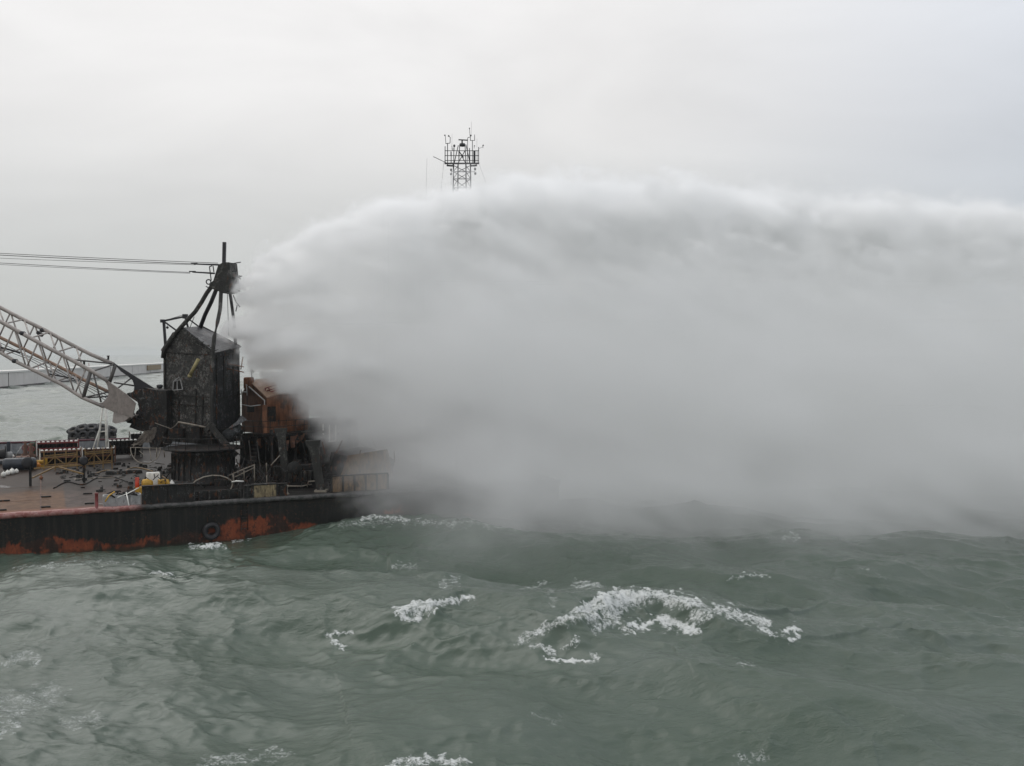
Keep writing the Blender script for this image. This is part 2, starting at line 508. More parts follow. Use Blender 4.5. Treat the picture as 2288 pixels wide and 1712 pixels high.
def hull_material():
    t = NT("hull_paint")
    geo = t.node('ShaderNodeNewGeometry').outputs['Position']
    sep = t.node('ShaderNodeSeparateXYZ', {0: geo})
    z = sep.outputs['Z']
    n1 = t.noise(geo, 0.35, 6, 0.62, 0.6)
    n2 = t.noise(t.mapping(geo, (1, 1, 0.35)), 1.5, 7, 0.7, 0.5)
    n3 = t.noise(t.mapping(geo, (1, 1, 0.06)), 2.6, 4, 0.65)
    n4 = t.noise(geo, 6.0, 4, 0.7)
    black = t.mix(t.rng(n3, 0.45, 0.75), rgb(0.010, 0.011, 0.010), rgb(0.028, 0.025, 0.021))
    black = t.mix(t.math('MULTIPLY', t.rng(n4, 0.52, 0.72), t.rng(n1, 0.4, 0.6)), black, rgb(0.075, 0.04, 0.025))
    # boot topping: orange red, showing where the black has worn away low on the side
    edge = t.math('ADD', t.math('MULTIPLY', t.math('SUBTRACT', n1, 0.5), 2.6), t.math('MULTIPLY', t.math('SUBTRACT', n2, 0.5), 2.4))
    edge = t.math('ADD', edge, t.rng(t.noise(geo, 0.16, 2, 0.5), 0.40, 0.64, 0.75, -0.75))
    low = t.rng(t.math('ADD', z, t.math('MULTIPLY', edge, 0.9)), 1.02, 0.66)
    low = t.math('MULTIPLY', low, t.rng(t.math('ADD', t.math('MULTIPLY', t.noise(geo, 0.42, 4, 0.6, 0.4), 0.7), t.math('MULTIPLY', n2, 0.3)), 0.455, 0.53, 0.10, 1.0))
    red = t.mix(t.rng(n2, 0.3, 0.7), rgb(0.12, 0.030, 0.014), rgb(0.28, 0.072, 0.030))
    scr = t.rng(t.math('ADD', t.math('MULTIPLY', n2, 0.6), t.math('MULTIPLY', n4, 0.4)), 0.50, 0.62)
    red = t.mix(t.math('MULTIPLY', scr, 0.85), red, rgb(0.02, 0.018, 0.015))
    col = t.mix(low, black, red)
    slime = t.rng(t.math('ADD', z, t.math('MULTIPLY', n2, 0.6)), 0.30, -0.1)
    col = t.mix(t.math('MULTIPLY', slime, 0.85), col, rgb(0.022, 0.026, 0.018))
    b = t.node('ShaderNodeBump', {'Height': t.math('ADD', n2, n4), 'Strength': 0.4, 'Distance': 0.05})
    s = t.node('ShaderNodeBsdfPrincipled', {'Base Color': col, 'Roughness': 0.5, 'Specular IOR Level': 0.25, 'Normal': b.outputs[0]})
    t.l.new(s.outputs[0], t.out.inputs['Surface'])
    return t.m


def scorch(t, geo):                    # 0 on sound deck, 1 where the fire has been
    n = t.noise(geo, 0.28, 5, 0.6, 0.4)
    rel = t.node('ShaderNodeVectorMath', {0: geo, 1: (O.x, O.y, 0)}, operation='SUBTRACT').outputs[0]
    u = t.node('ShaderNodeVectorMath', {0: rel, 1: tuple(U)}, operation='DOT_PRODUCT').outputs['Value']
    return u, n, rel


def deck_material():
    t = NT("deck_plate")
    geo = t.node('ShaderNodeNewGeometry').outputs['Position']
    u, n, rel = scorch(t, geo)
    v = t.node('ShaderNodeVectorMath', {0: rel, 1: tuple(V)}, operation='DOT_PRODUCT').outputs['Value']
    n2 = t.noise(geo, 1.3, 7, 0.68, 0.4)
    n4 = t.noise(geo, 7.0, 4, 0.7)
    ochre = t.mix(t.rng(n2, 0.35, 0.65), rgb(0.080, 0.039, 0.020), rgb(0.15, 0.080, 0.042))
    mauve = t.mix(t.rng(n2, 0.35, 0.65), rgb(0.050, 0.036, 0.031), rgb(0.10, 0.072, 0.061))
    seam = t.rng(t.math('ADD', u, t.math('MULTIPLY', n, 0.3)), 4.35, 4.60)
    col = t.mix(seam, ochre, mauve)
    red = t.rng(t.math('ADD', v, t.math('MULTIPLY', n2, 1.6)), 2.6, 1.0)
    col = t.mix(t.math('MULTIPLY', red, 0.75), col, rgb(0.22, 0.075, 0.042))
    soot = t.rng(t.math('ADD', t.math('ADD', u, t.math('MULTIPLY', v, 0.35)), t.math('MULTIPLY', n, 9.0)), 14.5, 20.0)
    col = t.mix(soot, col, rgb(0.020, 0.019, 0.018))
    far = t.rng(t.math('ADD', v, t.math('MULTIPLY', n, 6.0)), 10.0, 15.0)
    col = t.mix(t.math('MULTIPLY', far, 0.85), col, rgb(0.030, 0.025, 0.022))
    col = t.mix(t.math('MULTIPLY', t.rng(n4, 0.55, 0.75), 0.55), col, rgb(0.045, 0.030, 0.022))
    wet = t.rng(t.noise(geo, 0.30, 4, 0.55, 0.5), 0.61, 0.72)
    ro = t.node('ShaderNodeMapRange', {'Value': wet, 'To Min': 0.55, 'To Max': 0.10}).outputs[0]
    col = t.mix(t.math('MULTIPLY', wet, 0.35), col, rgb(0.03, 0.026, 0.024))
    b = t.node('ShaderNodeBump', {'Height': t.math('ADD', n2, n4), 'Strength': 0.25, 'Distance': 0.03})
    s = t.node('ShaderNodeBsdfPrincipled', {'Base Color': col, 'Roughness': ro, 'Specular IOR Level': t.rng(wet, 0, 1, 0.12, 0.5), 'Normal': b.outputs[0]})
    t.l.new(s.outputs[0], t.out.inputs['Surface'])
    return t.m


def edge_material():
    t = NT("deck_edge_paint")
    geo = t.node('ShaderNodeNewGeometry').outputs['Position']
    u, n, rel = scorch(t, geo)
    n2 = t.noise(geo, 2.2, 7, 0.7, 0.4)
    pink = t.mix(t.rng(n2, 0.35, 0.65), rgb(0.20, 0.055, 0.042), rgb(0.40, 0.22, 0.20))
    dark = t.mix(t.rng(n2, 0.40, 0.70), rgb(0.016, 0.016, 0.015), rgb(0.10, 0.095, 0.09))
    s_ = t.rng(t.math('ADD', u, t.math('MULTIPLY', n, 3.0)), 10.6, 12.0)
    col = t.mix(s_, pink, dark)
    col = t.mix(t.math('MULTIPLY', t.rng(n2, 0.56, 0.66), 0.7), col, rgb(0.03, 0.025, 0.022))
    s = t.node('ShaderNodeBsdfPrincipled', {'Base Color': col, 'Roughness': 0.42})
    t.l.new(s.outputs[0], t.out.inputs['Surface'])
    return t.m


M = {
    'hull': hull_material(), 'deck': deck_material(), 'edge': edge_material(),
    'burnt': burnt("scorched_steel"),
    'burnt_wall': burnt("scorched_wall", base=(0.026, 0.026, 0.025), ash=(0.23, 0.225, 0.21), ash_amt=0.80, rust_amt=0.10, fine=13, stretch=0.85),
    'burnt_side': burnt("scorched_side_wall", base=(0.024, 0.026, 0.028), ash=(0.16, 0.165, 0.17), ash_amt=0.65, rust_amt=0.05, fine=7, stretch=0.6),
    'soot': burnt("soot_black_steel", base=(0.012, 0.012, 0.012), ash=(0.09, 0.088, 0.085), ash_amt=0.35, rust_amt=0.22),
    'roof': burnt("ash_grey_roof", base=(0.06, 0.062, 0.066), ash=(0.22, 0.22, 0.225), ash_amt=0.7, rust_amt=0.0, fine=7, rough=0.4),
    'mast': plain("black_painted_steel", (0.018, 0.018, 0.022), 0.5, grime=0.2),
    'leg': burnt("ash_grey_leg", base=(0.028, 0.028, 0.026), ash=(0.17, 0.165, 0.15), ash_amt=0.6, rust_amt=0.05, fine=6),
    'boom': plain("boom_paint", (0.34, 0.305, 0.28), 0.45, grime=0.45, grime_col=(0.13, 0.09, 0.07), sc=1.3),
    'boom_foot': plain("worn_boom_plate", (0.235, 0.205, 0.185), 0.5, grime=0.5, grime_col=(0.09, 0.07, 0.06), sc=2.0),
    'boom_dark': plain("sooty_boom_paint", (0.10, 0.093, 0.088), 0.5, grime=0.5),
    'boom_rust': plain("rusty_boom_paint", (0.30, 0.19, 0.13), 0.5, grime=0.4, grime_col=(0.05, 0.03, 0.02)),
    'cable': plain("cable_steel", (0.10, 0.095, 0.10), 0.45, grime=0.2),
    'rust': plain("rust_orange_plate", (0.215, 0.085, 0.038), 0.65, var=0.5, grime=0.85, grime_col=(0.035, 0.02, 0.015), sc=1.1),
    'rust_dark': plain("dark_rust_plate", (0.105, 0.040, 0.018), 0.65, var=0.5, grime=0.85, grime_col=(0.016, 0.012, 0.011), sc=1.0),
    'red': plain("oxide_red_paint", (0.20, 0.035, 0.035), 0.5, var=0.35, grime=0.5),
    'red_rail': plain("dark_red_rail", (0.085, 0.016, 0.024), 0.5, grime=0.3),
    'grey': plain("grey_blue_panel", (0.27, 0.285, 0.30), 0.55, grime=0.5),
    'pale_grey': plain("pale_grey_steel", (0.34, 0.34, 0.335), 0.5, grime=0.6),
    'white': plain("dirty_white", (0.72, 0.71, 0.66), 0.55, grime=0.35, grime_col=(0.2, 0.17, 0.13)),
    'yellow': plain("chrome_yellow", (0.46, 0.26, 0.02), 0.5, grime=0.6),
    'pale_yellow': plain("faded_yellow", (0.36, 0.31, 0.15), 0.55, grime=0.6, grime_col=(0.15, 0.10, 0.05)),
    'ochre': plain("ochre_frame_paint", (0.21, 0.125, 0.035), 0.55, var=0.4, grime=0.7, grime_col=(0.04, 0.025, 0.015)),
    'orange': plain("orange_float", (0.58, 0.22, 0.02), 0.45, grime=0.3),
    'scarlet': plain("scarlet_paint", (0.55, 0.06, 0.03), 0.45, grime=0.4),
    'black': plain("black_rubber", (0.016, 0.016, 0.018), 0.6, var=0.5, grime=0.2, grime_col=(0.06, 0.06, 0.06)),
    'brown': plain("brown_board", (0.18, 0.085, 0.055), 0.7, var=0.4, grime=0.6),
    'beige': plain("scorched_cream_paint", (0.25, 0.195, 0.105), 0.6, var=0.5, grime=0.95, grime_col=(0.03, 0.024, 0.018), sc=2.2),
    'tan': plain("scorched_tan_board", (0.20, 0.120, 0.055), 0.6, var=0.5, grime=0.95, grime_col=(0.025, 0.018, 0.013), sc=1.6),
    'green': plain("dark_green_sheet", (0.02, 0.05, 0.025), 0.6),
    'navy': plain("blue_black_tank", (0.022, 0.028, 0.038), 0.4, grime=0.3),
    'pipe': plain("bare_pipe", (0.24, 0.21, 0.17), 0.5, grime=0.6),
    'cloth': plain("ash_covered_cloth", (0.22, 0.19, 0.16), 0.85, var=0.5, grime=0.7, sc=3),
    'wall': plain("weathered_concrete", (0.62, 0.585, 0.555), 0.8, var=0.10, grime=0.35, grime_col=(0.30, 0.24, 0.21), sc=0.06, bump=0.3),
    'wall_top': plain("whitewashed_kerb", (0.72, 0.70, 0.66), 0.7, var=0.06, grime=0.15, sc=0.05),
    'wall_base': plain("tide_stained_base", (0.055, 0.045, 0.045), 0.8, sc=0.05),
    'ship_white': plain("ship_white", (0.62, 0.63, 0.63), 0.5, grime=0.2, sc=0.5),
    'ship_hull': plain("ship_blue_grey", (0.20, 0.22, 0.24), 0.5, grime=0.3, sc=0.5),
    'glass': plain("dark_window", (0.02, 0.025, 0.03), 0.1, grime=0.0),
}


# ------------------------------------------------------------------ mesh builder
class MB:
    def __init__(self):
        self.v, self.f, self.sm = [], [], []

    def add(self, vs, fs, smooth=False):
        o = len(self.v)
        self.v += [tuple(p) for p in vs]
        self.f += [tuple(i + o for i in f) for f in fs]
        self.sm += [smooth] * len(fs)
        return self

    def prism(self, pts, vec):
        """A polygon pushed along vec, closed."""
        n = len(pts)
        pts = [Vector(p) for p in pts]; vec = Vector(vec)
        vs = pts + [p + vec for p in pts]
        fs = [tuple(range(n - 1, -1, -1)), tuple(range(n, 2 * n))] + [(i, (i + 1) % n, n + (i + 1) % n, n + i) for i in range(n)]
        return self.add(vs, fs)

    def box(self, c, ax, ay, az, taper=1.0):
        """c: middle of the base; ax, ay: half extents; az: full height vector."""
        c, ax, ay, az = (Vector(q) for q in (c, ax, ay, az))
        b = [c - ax - ay, c + ax - ay, c + ax + ay, c - ax + ay]
        t = [c + az + (p - c) * taper for p in b]
        return self.add(b + t, [(3, 2, 1, 0), (4, 5, 6, 7), (0, 1, 5, 4), (1, 2, 6, 5), (2, 3, 7, 6), (3, 0, 4, 7)])

    def tube(self, path, r, n=8, cap=True):
        path = [Vector(p) for p in path]
        rs = r if isinstance(r, (list, tuple)) else [r] * len(path)
        vs, fs = [], []
        up = Vector((0.13, 0.31, 0.94))
        for i, p in enumerate(path):
            t = (path[min(i + 1, len(path) - 1)] - path[max(i - 1, 0)]).normalized()
            a = t.cross(up)
            if a.length < 0.05:
                a = t.cross(Vector((1, 0.1, 0)))
            a.normalize(); b = t.cross(a)
            for k in range(n):
                an = 2 * math.pi * k / n
                vs.append(p + (a * math.cos(an) + b * math.sin(an)) * rs[i])
        for i in range(len(path) - 1):
            for k in range(n):
                fs.append((i * n + k, i * n + (k + 1) % n, (i + 1) * n + (k + 1) % n, (i + 1) * n + k))
        self.add(vs, fs, True)
        if cap:
            m = (len(path) - 1) * n
            o = len(self.v) - len(vs)
            self.f += [tuple(o + k for k in range(n - 1, -1, -1)), tuple(o + m + k for k in range(n))]; self.sm += [False, False]
        return self

    def bar(self, a, b, w, h=None, side=None):
        """A straight rectangular bar from a to b."""
        a, b = Vector(a), Vector(b)
        t = (b - a).normalized()
        s = Vector(side) if side is not None else t.cross(Vector((0, 0, 1)))
        if s.length < 0.05:
            s = Vector((1, 0, 0))
        s = (s - t * s.dot(t)).normalized(); u = s.cross(t)
        h = w if h is None else h
        q = [s * w / 2 + u * h / 2, -s * w / 2 + u * h / 2, -s * w / 2 - u * h / 2, s * w / 2 - u * h / 2]
        return self.add([a + p for p in q] + [b + p for p in q], [(0, 1, 2, 3), (7, 6, 5, 4), (0, 4, 5, 1), (1, 5, 6, 2), (2, 6, 7, 3), (3, 7, 4, 0)])

    def lathe(self, c, prof, axis=(0, 0, 1), n=20):
        """prof: (radius, height) from the bottom up, round the axis through c."""
        c, ax = Vector(c), Vector(axis).normalized()
        a = ax.cross(Vector((0.2, 1, 0.05))).normalized(); b = ax.cross(a)
        vs, fs = [], []
        for r, h in prof:
            for k in range(n):
                an = 2 * math.pi * k / n
                vs.append(c + ax * h + (a * math.cos(an) + b * math.sin(an)) * max(r, 0.0005))
        for i in range(len(prof) - 1):
            for k in range(n):
                fs.append((i * n + k, i * n + (k + 1) % n, (i + 1) * n + (k + 1) % n, (i + 1) * n + k))
        fs.append(tuple(range(n - 1, -1, -1))); fs.append(tuple((len(prof) - 1) * n + k for k in range(n)))
        return self.add(vs, fs, True)

    def ball(self, c, r, n=14, squash=1.0):
        prof = [(r * math.cos(math.radians(a)), r * squash * math.sin(math.radians(a))) for a in range(-90, 91, 18)]
        return self.lathe(c, prof, n=n)

    def torus(self, c, R, r, axis, n=26, m=10, a0=0.0, a1=2 * math.pi):
        c, ax = Vector(c), Vector(axis).normalized()
        a = ax.cross(Vector((0.1, 0.2, 1)))
        if a.length < 0.1:
            a = ax.cross(Vector((1, 0, 0)))
        a.normalize(); b = ax.cross(a)
        vs, fs = [], []
        for i in range(n):
            an = a0 + (a1 - a0) * i / n
            e = a * math.cos(an) + b * math.sin(an)
            for k in range(m):
                bn = 2 * math.pi * k / m
                vs.append(c + e * (R + r * math.cos(bn)) + ax * r * math.sin(bn) * 1.2)
        for i in range(n):
            for k in range(m):
                fs.append((i * m + k, i * m + (k + 1) % m, ((i + 1) % n) * m + (k + 1) % m, ((i + 1) % n) * m + k))
        return self.add(vs, fs, True)

    def build(self, name, mat, parent=None, bevel=0.0, jitter=0.0, subdiv=0):
        bm = bmesh.new()
        for p in self.v:
            bm.verts.new(p)
        bm.verts.ensure_lookup_table()
        for f, s in zip(self.f, self.sm):
            try:
                fc = bm.faces.new([bm.verts[i] for i in f]); fc.smooth = s
            except ValueError:
                pass
        if subdiv:
            bmesh.ops.triangulate(bm, faces=[f for f in bm.faces if len(f.verts) > 4])
            bmesh.ops.subdivide_edges(bm, edges=bm.edges, cuts=subdiv, use_grid_fill=True)
        if jitter:
            rr = random.Random(len(self.v) * 7 + 3)
            for vv in bm.verts:
                vv.co += Vector((rr.uniform(-1, 1), rr.uniform(-1, 1), rr.uniform(-1, 1))) * jitter
        bmesh.ops.recalc_face_normals(bm, faces=bm.faces)
        if bevel:
            es = [e for e in bm.edges if len(e.link_faces) == 2 and e.calc_face_angle(0) > 0.6]
            bmesh.ops.bevel(bm, geom=es, offset=bevel, segments=1, affect='EDGES', clamp_overlap=True)
        off = Vector((0, 0, 0))
        p = parent
        while p is not None:
            off += p.location; p = p.parent
        if parent is None:
            c = [vv.co for vv in bm.verts]
            off = Vector(((min(q.x for q in c) + max(q.x for q in c)) / 2, (min(q.y for q in c) + max(q.y for q in c)) / 2, min(q.z for q in c)))
        bmesh.ops.translate(bm, verts=bm.verts, vec=-off)
        me = bpy.data.meshes.new(name); bm.to_mesh(me); bm.free()
        me.materials.append(mat)
        ob = bpy.data.objects.new(name, me); COL.objects.link(ob)
        if parent is not None:
            ob.parent = parent
        else:
            ob.location = off
        return ob


def thing(name, loc, label, cat, group=None):
    o = bpy.data.objects.new(name, None); COL.objects.link(o)
    o.location = loc; o['label'] = label; o['category'] = cat; o.empty_display_size = 0.3
    if group:
        o['group'] = group
    return o


def tag(o, label, cat, group=None):
    o['label'] = label; o['category'] = cat
    if group:
        o['group'] = group
    return o


def copy_thing(o, shift):
    """A copy of a thing with its parts and their sub-parts."""
    c = o.copy(); COL.objects.link(c); c.location = o.location + Vector(shift)
    for ch in o.children:
        d = ch.copy(); COL.objects.link(d); d.parent = c
        for g in ch.children:
            e = g.copy(); COL.objects.link(e); e.parent = d
    return c


ZV = Vector((0, 0, 1))
rnd = random.Random(4)

# ------------------------------------------------------------------ the barge itself
barge = thing("derrick_barge", B(8, 18), "long black barge with orange waterline rust and wet brown deck, half hidden in spray", "barge")
U0, U1, BW = -34.0, 47.0, 36.0


def barge_hull():
    m = MB()
    nu = 60
    prof = [(0.05, -2.6), (0.0, -2.2), (0.0, 2.70), (0.10, 2.86)]
    rows = []
    for i in range(nu + 1):
        u = U0 + (U1 - U0) * i / nu
        row = []
        for k, (v, z) in enumerate(prof):
            dent = 0.05 * math.sin(u * 1.9) * math.sin(u * 0.53 + 1) if k == 2 else 0.035 * math.sin(u * 2.7 + 1) * (k == 1)
            p = O + U * u + V * (v + dent); p.z = z
            row.append(p)
        for (v, z) in ((BW - 0.1, deck_z(BW) - 0.15), (BW, deck_z(BW) - 0.4), (BW, -2.2)):
            p = O + U * u + V * v; p.z = z
            row.append(p)
        rows.append(row)
    n = len(rows[0])
    vs = [p for r in rows for p in r]
    fs = [(i * n + k, (i + 1) * n + k, (i + 1) * n + (k + 1) % n, i * n + (k + 1) % n) for i in range(nu) for k in range(n)]
    fs += [tuple(range(n)), tuple(nu * n + k for k in range(n - 1, -1, -1))]
    m.add(vs, fs)
    for u in np.arange(-30, 46, 2.9):                     # frames showing faintly through the plating
        p = O + U * float(u); p.z = -0.5
        m.box(p + V * 0.005 + U * rnd.uniform(-.6, .6), U * 0.04, V * 0.02, (0, 0, 3.1))
    return m.build("hull", M['hull'], barge)


barge_hull()
m = MB()
m.box(B((U0 + U1) / 2, BW / 2, -0.16), U * ((U1 - U0) / 2 - 0.05), V * (BW / 2 - 0.06) + ZV * HEEL * BW / 2, (0, 0, 0.16))
deck = m.build("deck", M['deck'], barge)
m = MB()
for (px, py, w) in ((8, 1120, 26), (103, 1111, 22), (196, 1104, 20), (2, 1141, 22), (102, 1134, 20), (200, 1126, 20), (185, 1090, 10), (150, 1075, 16), (260, 1075, 12)):
    p = D(px, py)
    m = MB(); m.box(p, U * (w * 0.0175), V * 0.12, (0, 0, 0.10)); m.build("deck_cleat", M['soot'], deck)
m = MB()
p = D(91, 1144); q = D(91, 1072)
m.bar(p + ZV * 0.02, q + ZV * 0.02, 0.10, 0.05)
for py in (1092, 1122):
    p = D(5, py)
    m.bar(p + U * -6, p + U * 3.4, 0.05, 0.02)
m.build("deck_seam", M['rust_dark'], deck)
# the rounded rubbing band on the deck edge
m = MB()
path = []
for i in range(61):
    u = U0 + (U1 - U0) * i / 60
    p = O + U * u + V * (-0.06 + 0.04 * math.sin(u * 1.3)); p.z = 2.86 + 0.02 * math.sin(u * 2.2)
    path.append(p)
m.tube(path, 0.24, 10)
m.build("rubbing_band", M['edge'], barge)

# far bulwark with its red rail
bw = MB()
bw.box(B(-12, BW - 0.25, 0), U * 32, V * 0.05, (0, 0, 1.15))
for u in np.arange(-42, 20, 2.6):
    bw.box(B(float(u), BW - 0.42, 0), U * 0.06, V * 0.14, (0, 0, 1.12))
bul = bw.build("far_bulwark", M['grey'], barge)
m = MB(); m.tube([B(-44, BW - 0.25, 1.2), B(20, BW - 0.25, 1.2)], 0.12, 8)
m.build("bulwark_rail", M['red_rail'], bul)

# scorched bulwark box along the near edge, with stiffeners
m = MB()


def edge_u(px):
    a = (px - 1144) / FPX
    t = (-38.1 - a * 74.1) / (a * 0.423 - 0.906)
    return t


for x0, x1, h in ((316, 432, 1.45), (546, 640, 1.05)):
    u0, u1 = edge_u(x0), edge_u(x1)
    m.box(B((u0 + u1) / 2, 0.42, 0), U * ((u1 - u0) / 2), V * 0.10, (0, 0, h))
    for i in range(7):
        u = u0 + (u1 - u0) * i / 6
        m.box(B(u, 0.28, 0), U * 0.05, V * 0.05, (0, 0, h + 0.04))
    m.box(B((u0 + u1) / 2, 0.34, h), U * ((u1 - u0) / 2 + 0.05), V * 0.22, (0, 0, 0.07))
u0, u1 = edge_u(434), edge_u(545)
m.box(B((u0 + u1) / 2, 0.9, 0), U * ((u1 - u0) / 2), V * 0.08, (0, 0, 0.75))
for i in range(5):
    m.box(B(u0 + (u1 - u0) * (i + .5) / 5, 0.55, 0), U * 0.05, V * 0.30, (0, 0, 0.7))
m.build("near_bulwark", M['burnt'], barge, bevel=0.015)
# boarding ladder let down the side
lad = MB()
ul = edge_u(543)
for s in (-0.27, 0.27):
    a = O + U * (ul + s) + V * -0.10; a.z = 4.35
    b = a.copy(); b.z = 0.45
    lad.tube([a, b], 0.035, 6)
for i in range(12):
    a = O + U * (ul - 0.27) + V * -0.10; a.z = 0.6 + i * 0.3
    lad.tube([a, a + U * 0.54], 0.022, 6)
lad.build("boarding_ladder", M['burnt'], barge)

# ------------------------------------------------------------------ burnt crane on its tub
CB = D(455, 1083)
crane = thing("derrick_crane", CB, "burnt black derrick crane with gabled machinery house, A frame and pale lattice boom", "crane")
CD = 94.5                                                # depth of its middle
UPX = mpp(CD)
m = MB()
cx = P(455, 1083, CB.y + 2.0); cx.z = deck_z(14)
m.lathe(cx + ZV * -0.2, [(2.95, 0), (2.95, 0.35), (2.65, 0.4), (2.62, 2.6), (2.75, 2.65), (2.75, 2.95)], n=40)
for k in range(26):
    an = 2 * math.pi * k / 26
    m.box(cx + Vector((math.cos(an), math.sin(an), 0)) * 2.68 + ZV * 0.2, Vector((math.cos(an), math.sin(an), 0)) * 0.12, Vector((-math.sin(an), math.cos(an), 0)) * 0.025, (0, 0, 2.3))
tub = m.build("tub", M['burnt'], crane)
# walkway ring with its rail
m = MB()
rz = 2.85
m.lathe(cx + ZV * rz, [(2.5, 0), (3.5, 0), (3.5, 0.12), (2.5, 0.12)], n=40)
ring = m.build("walkway", M['soot'], crane)
m = MB()
for hgt in (0.55, 1.05):
    m.torus(cx + ZV * (rz + 0.1 + hgt), 3.45, 0.03, (0, 0, 1), n=48, m=6)
for k in range(22):
    an = 2 * math.pi * k / 22
    q = cx + Vector((math.cos(an), math.sin(an), 0)) * 3.45 + ZV * (rz + 0.1)
    m.tube([q, q + ZV * 1.07 + Vector((rnd.uniform(-.08, .08), rnd.uniform(-.08, .08), 0))], 0.028, 6)
m.build("railing", M['burnt'], ring)
# revolving platform
pf = [P(352, 985, 97.2), P(478, 1002, 92.6), P(541, 985, 97.6), P(420, 975, 101.5)]
zb = cx.z + rz + 0.15
pf = [Vector((p.x, p.y, zb)) for p in pf]
m = MB(); m.prism(pf, (0, 0, 0.75))
for px, py, d, w, h in ((360, 975, 95.4, 1.1, 1.3), (395, 985, 94.2, 1.4, 0.9), (440, 985, 93.0, 0.8, 1.2), (500, 985, 94.0, 1.2, 0.9)):
    p = P(px, py, d); p.z = zb + 0.5
    m.box(p, (w / 2, 0, 0), (0, 0.4, 0), (0, 0, h))
m.build("revolving_platform", M['soot'], crane, bevel=0.03)

# machinery house: gable towards the boom
GL0, GR0 = P(365, 985, 96.0), P(476, 995, 93.0)
GLe, GRe = P(365, 784, 96.0), P(478, 790, 93.0)
GLk, GP = P(392, 744, 95.3), P(412, 734, 94.8)
BRe, BR0 = P(535, 776, 97.3), P(538, 985, 97.3)
BP = P(449, 731, 98.6)
BLe, BL0 = P(428, 790, 100.2), P(428, 985, 100.2)
BLk = P(440, 745, 99.6)


def wall_grid(m, quad, nu, nv, amp, seed):
    """A wall between four corners (a, b low; c, d high), buckled by the heat."""
    a, b, c, d = quad
    rr = random.Random(seed)
    nrm = (b - a).cross(d - a).normalized()
    vs = []
    ph = [rr.uniform(0, 6) for _ in range(6)]
    for j in range(nv + 1):
        for i in range(nu + 1):
            s, t = i / nu, j / nv
            p = (a * (1 - s) + b * s) * (1 - t) + (d * (1 - s) + c * s) * t
            e = min(1, 4 * s, 4 * (1 - s)) * min(1, 4 * t, 4 * (1 - t))
            w = math.sin(s * 7 + ph[0]) * math.sin(t * 6 + ph[1]) + 0.6 * math.sin(s * 17 + ph[2]) * math.cos(t * 9 + ph[3]) + 0.4 * math.sin(s * 29 + ph[4])
            vs.append(p + nrm * amp * w * e)
    fs = [(j * (nu + 1) + i, j * (nu + 1) + i + 1, (j + 1) * (nu + 1) + i + 1, (j + 1) * (nu + 1) + i) for j in range(nv) for i in range(nu)]
    m.add(vs, fs, True)


m = MB()
wall_grid(m, (GL0, GR0, GRe, GLe), 24, 34, 0.05, 1)
m.add([GLe, GRe, GP, GLk], [(0, 1, 2, 3)])
# back and far-left walls close the house
m.add([BL0, GL0, GLe, GLk, BLk, BLe], [(0, 1, 2, 3, 4, 5)])
m.add([BR0, BL0, BLe, BLk, BP, BRe], [(0, 1, 2, 3, 4, 5)])
house = m.build("machinery_house", M['burnt_wall'], crane)
m = MB()
wall_grid(m, (GR0, BR0, BRe, GRe), 14, 30, 0.035, 2)
m.build("side_wall", M['burnt_side'], house)
m = MB()                                                 # seams, hatches and stiffeners standing proud
gx = (GR0 - GL0); gn = Vector((gx.y, -gx.x, 0)).normalized()
sx = (BR0 - GR0); sn = Vector((sx.y, -sx.x, 0)).normalized()
for s, y0, y1 in ((0.04, 0, 1), (0.66, 0, 0.60), (0.80, 0, 0.55), (0.33, 0, 0.45)):
    a = GL0 * (1 - s) + GR0 * s; b = GLe * (1 - s) + GRe * s
    m.bar(a + (b - a) * y0 + gn * 0.06, a + (b - a) * y1 + gn * 0.06, 0.12, 0.10, gx)
for t in (0.42, 0.52, 0.985):
    a = GL0 + (GLe - GL0) * t; b = GR0 + (GRe - GR0) * t
    m.bar(a + gn * 0.05, b + gn * 0.05, 0.08, 0.12, gn)
for s, y0, y1 in ((0.1, 0.02, 0.98), (0.36, 0.5, 0.95), (0.72, 0.5, 0.95), (0.93, 0.02, 0.98)):
    a = GR0 * (1 - s) + BR0 * s; b = GRe * (1 - s) + BRe * s
    m.bar(a + (b - a) * y0 + sn * 0.05, a + (b - a) * y1 + sn * 0.05, 0.10, 0.08, sx)
for t in (0.5, 0.95):
    a = GR0 + (GRe - GR0) * t; b = BR0 + (BRe - BR0) * t
    m.bar(a + sn * 0.05, b + sn * 0.05, 0.07, 0.10, sn)
m.build("wall_stiffener", M['burnt'], house)
m = MB()
roofn = (BRe - GRe).cross(GP - GRe).normalized()
m.prism([GRe + sn * 0.2 - gn * -0.15, BRe + sn * 0.2, BP, GP + gn * 0.1], roofn * 0.10 * (1 if roofn.z > 0 else -1))
m.build("roof", M['roof'], crane)
m = MB()
m.prism([GP + gn * 0.1, BP, BLk, GLk + gn * 0.1], (0, 0, 0.09))
m.prism([GLk + gn * 0.1, BLk, BLe, GLe + gn * 0.1], (-0.06, -0.02, 0.07))
m.bar(BP + ZV * 0.1, BRe + ZV * 0.1, 0.12, 0.18)
m.bar(GLk + gn * 0.15, GLe + gn * 0.15, 0.22, 0.2)
m.build("roof_edge", M['soot'], crane)
